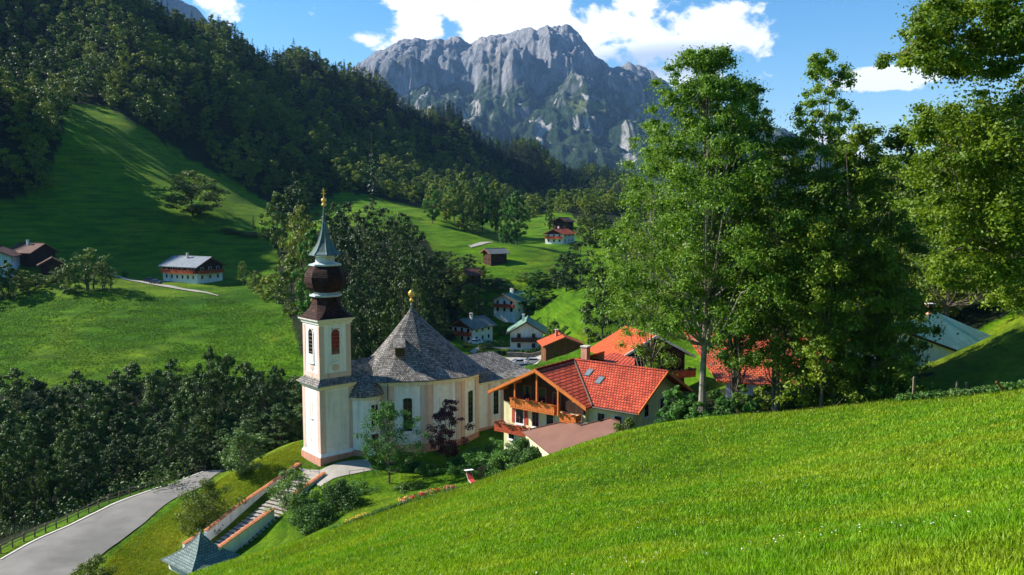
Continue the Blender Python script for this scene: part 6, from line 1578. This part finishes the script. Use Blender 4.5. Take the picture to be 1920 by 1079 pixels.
# clipped hedge before the green-roofed house
def hedge(p0, p1, h, w, label, seed, size=.35, mat='leaf_hedge'):
    a = Vector(W(*p0)); b = Vector(W(*p1)); n = max(3, int((b-a).length/(w*.6))); rng = np.random.default_rng(seed)
    c = np.array([[a.x+(b.x-a.x)*i/n, a.y+(b.y-a.y)*i/n, 0] for i in range(n+1)]); c[:, 2] = gz_np(c[:, 0], c[:, 1]); o0 = c[0].copy(); c = c-o0; c[:, 2] += h*.45
    V = leaf_quads(rng, c, np.full(n+1, h*.65), 130, size, flat=.8); me = np_mesh('hedge', V, np.arange(len(V)).reshape(-1, 4)); o = link_mesh('hedge', me, None, [M[mat]]); o.location = o0; tag(o, label, 'hedge')
hedge((912, 643, 214), (965, 640, 214), 2.0, 1.5, 'dark clipped hedge left of the green-roofed house', 5)
hedge((905, 668, 195), (1060, 664, 195), 1.3, 1.2, 'low dark hedge above the drystone wall', 6)
hedge((975, 690, 172), (1150, 640, 150), .8, .8, 'thin scrubby hedge line at the foot of the bright slope', 8, .25)
# flower border, yellow shrubs, weeds
def flower_bed(name, pts, n, mats, label, cat, seed, r=.35, size=.14):
    rng = np.random.default_rng(seed); cen = []
    for k in range(n):
        f = rng.random()*(len(pts)-1); i = int(f); f -= i; p = np.array(pts[i])*(1-f)+np.array(pts[min(i+1, len(pts)-1)])*f; q = W(p[0]+rng.uniform(-6, 6), p[1]+rng.uniform(-5, 5), p[2]+rng.uniform(-.8, .8)); cen.append((q[0], q[1], 0))
    cen = np.array(cen); cen[:, 2] = gz_np(cen[:, 0], cen[:, 1])+r*.6; V = []; mi = []
    for j, m_ in enumerate(mats):
        s_ = cen[j::len(mats)]; v = leaf_quads(rng, s_, np.full(len(s_), r), 40, size); V.append(v); mi += [j]*(len(v)//4)
    V = np.concatenate(V); me = np_mesh(name, V, np.arange(len(V)).reshape(-1, 4)); me.polygons.foreach_set('material_index', np.array([0]*len(mi), np.int32))
    o = link_mesh(name, me, None, [M[m_] for m_ in mats]); me.polygons.foreach_set('material_index', np.array(mi, np.int32)); tag(o, label, cat, kind='stuff')
flower_bed('flower_bed', [(752, 930, 87.5), (790, 915, 89.5), (830, 903, 91), (850, 902, 91)], 90, ['leaf_green', 'flower_red', 'flower_pink', 'leaf_hedge', 'flower_yellow'], 'flower border of red and pink blooms along the upper meadow edge', 'flowers', 4)
flower_bed('shrubbery', [(655, 985, 79.5), (690, 968, 81.5)], 34, ['flower_yellow', 'leaf_yellow'], 'patch of yellow-brown low plants on the meadow edge', 'plants', 5, .4, .14)
flower_bed('shrubbery', [(1220, 815, 79), (1300, 800, 75), (1340, 792, 73.5)], 46, ['leaf_yellow', 'leaf_olive', 'leaf_green'], 'yellowish weeds along the meadow edge below the ash', 'plants', 6, .5, .18)
flower_bed('shrubbery', [(1075, 855, 82), (1110, 845, 81.5), (1150, 830, 80.5)], 30, ['leaf_yellow', 'leaf_olive'], 'yellowish weeds along the foot of the shed roof', 'plants', 7, .35, .14)
flower_bed('shrubbery', [(1690, 748, 61), (1760, 742, 60), (1850, 738, 58.5), (1925, 738, 57)], 90, ['leaf_grey', 'leaf_green', 'leaf_hedge'], 'tall leafy weeds between the fence posts on the right', 'plants', 8, .45, .2)
flower_bed('shrubbery', [(620, 1000, 77), (700, 970, 80.5), (760, 940, 85), (850, 912, 88), (960, 890, 87)], 110, ['leaf_green', 'leaf_hedge'], 'low green plants along the upper meadow edge', 'plants', 9, .32, .14)

# ------------------------------------------------------------------ grass blades on the near meadow
def grass():
    rng = np.random.default_rng(2); n = 430000
    # density falls with distance; blades are real, 8 to 20 cm tall
    r = 5.5*(98/5.5)**rng.random(n); a = np.radians(rng.uniform(-27, 35.5, n)); X = np.sin(a)*r; Y = np.cos(a)*r
    Z = gz_np(X, Y); u, v = proj(X, Y, Z); ok = (v < 1110) & (u > 300) & (u < 1980) & (Y < 76+np.clip((5-X)*.6, -8, 6)-np.clip(X-15, 0, 40)*.35); X, Y, Z, r = X[ok], Y[ok], Z[ok], r[ok]; n = len(X)
    pat = fbm(X/1.1, Y/1.1, 3, 5); h = rng.uniform(.03, .085, n)*(.45+pat*1.2)*(1+r/60); w = (.006+.00045*r)*rng.uniform(.7, 1.4, n)
    th = rng.random(n)*6.283; lx, ly = rng.normal(0, .45, n)*h, rng.normal(0, .45, n)*h
    P0 = np.stack([X-np.cos(th)*w, Y-np.sin(th)*w, Z-.02], 1); P1 = np.stack([X+np.cos(th)*w, Y+np.sin(th)*w, Z-.02], 1); P2 = np.stack([X+lx, Y+ly, Z+h], 1)
    V = np.stack([P0, P1, P2], 1).reshape(-1, 3); me = np_mesh('grass', V, np.arange(len(V)).reshape(-1, 3), 3)
    o = link_mesh('grass', me, None, [M['grass_blade']]); tag(o, 'bright short green grass of the foreground meadow', 'grass', kind='stuff')
grass()
def tufts(name, poly, Yr, n, h, w, mat, label, seed, Xr=(-75, 60), lim=None, clump=.0):
    rng = np.random.default_rng(seed); X = rng.uniform(*Xr, n); Y = rng.uniform(*Yr, n)
    if clump: k = fbm(X/6, Y/6, 3, seed) > clump; X, Y = X[k], Y[k]
    Z = gz_np(X, Y); u, v = proj(X, Y, Z); ok = in_poly(u, v, poly); X, Y, Z = X[ok], Y[ok], Z[ok]; n = len(X)
    hh = rng.uniform(*h, n); ww = rng.uniform(*w, n); th = rng.random(n)*6.283; lx, ly = rng.normal(0, .3, n)*hh, rng.normal(0, .3, n)*hh
    V = np.stack([np.stack([X-np.cos(th)*ww, Y-np.sin(th)*ww, Z-.05], 1), np.stack([X+np.cos(th)*ww, Y+np.sin(th)*ww, Z-.05], 1), np.stack([X+lx, Y+ly, Z+hh], 1)], 1).reshape(-1, 3)
    o = link_mesh(name, np_mesh(name, V, np.arange(len(V)).reshape(-1, 3), 3), None, [M[mat]]); tag(o, label, 'grass', kind='stuff')
leafmat('grass_dry', (0.10, 0.17, 0.006), (0.22, 0.27, 0.012), (0.42, 0.36, 0.03), 0.25, 0.25)
leafmat('grass_dark', (0.035, 0.10, 0.004), (0.07, 0.16, 0.007), (0.12, 0.22, 0.012), 0.15, 0.2)
tufts('grass', [(160, 1110), (215, 1036), (285, 984), (335, 944), (385, 918), (425, 893), (560, 828), (572, 866), (430, 950), (340, 1010), (300, 1110)], (78, 122), 150000, (.1, .26), (.02, .05), 'grass_dry', 'yellowish unmown grass of the bank between lane and stairway', 31, (-50, -20))
tufts('grass', [(-100, 560), (0, 545), (250, 555), (420, 560), (540, 592), (566, 640), (560, 715), (-100, 720)], (165, 262), 120000, (.12, .4), (.06, .16), 'grass_dark', 'darker rank grass scattered over the left meadow', 32, (-190, -35), clump=.36)
tufts('grass', [(600, 1010), (560, 1020), (450, 1075), (640, 1010), (900, 925), (1120, 862), (1250, 822), (1560, 775), (1720, 760), (1930, 750), (1930, 735), (1700, 742), (1540, 756), (1200, 808), (1080, 846), (900, 897), (720, 950)], (50, 92), 60000, (.1, .34), (.015, .04), 'grass_dry', 'taller seeding grass along the upper meadow edge', 33, (-25, 45))
def blossoms():
    rng = np.random.default_rng(8); n = 1500; r = 11*(66/11)**rng.random(n); a = np.radians(rng.uniform(-24, 34, n)); X = np.sin(a)*r; Y = np.cos(a)*r
    k = fbm(X/5, Y/5, 3, 90)+rng.random(n)*.25 > .62; X, Y, r = X[k], Y[k], r[k]; Z = gz_np(X, Y); u, v = proj(X, Y, Z); k = (u > 380) & (u < 1960) & (v < 1100) & (Y < 74); X, Y, Z, r = X[k], Y[k], Z[k], r[k]
    c = np.stack([X, Y, Z+rng.uniform(.07, .12, len(X))], 1); V = leaf_quads(rng, c, np.full(len(c), .012), 3, .024, up=1.5)
    me = np_mesh('flowers', V, np.arange(len(V)).reshape(-1, 4)); mi = np.repeat((rng.random(len(c)) < .5).astype(np.int32), 3)
    o = link_mesh('flowers', me, None, [M['flower_yellow'], M['fabric_white']]); me.polygons.foreach_set('material_index', mi); tag(o, 'tiny white and yellow meadow flowers sprinkled over the foreground grass', 'flowers', kind='stuff')
blossoms()

# ------------------------------------------------------------------ air
def haze():
    m_ = bpy.data.materials.new('air'); m_.use_nodes = True; nt = m_.node_tree; nt.nodes.remove(nt.nodes['Principled BSDF'])
    v = nt.nodes.new('ShaderNodeVolumePrincipled'); v.inputs['Color'].default_value = (.32, .58, 1.0, 1); v.inputs['Density'].default_value = 3.4e-5; v.inputs['Anisotropy'].default_value = .1
    nt.links.new(v.outputs[0], nt.nodes['Material Output'].inputs['Volume'])
    b = MB().box(-14500, 14500, -14500, 14500, -160, 2050); o = b.build('haze', m_); tag(o, 'thin bluish summer air over the valley', 'haze', kind='stuff')
haze()
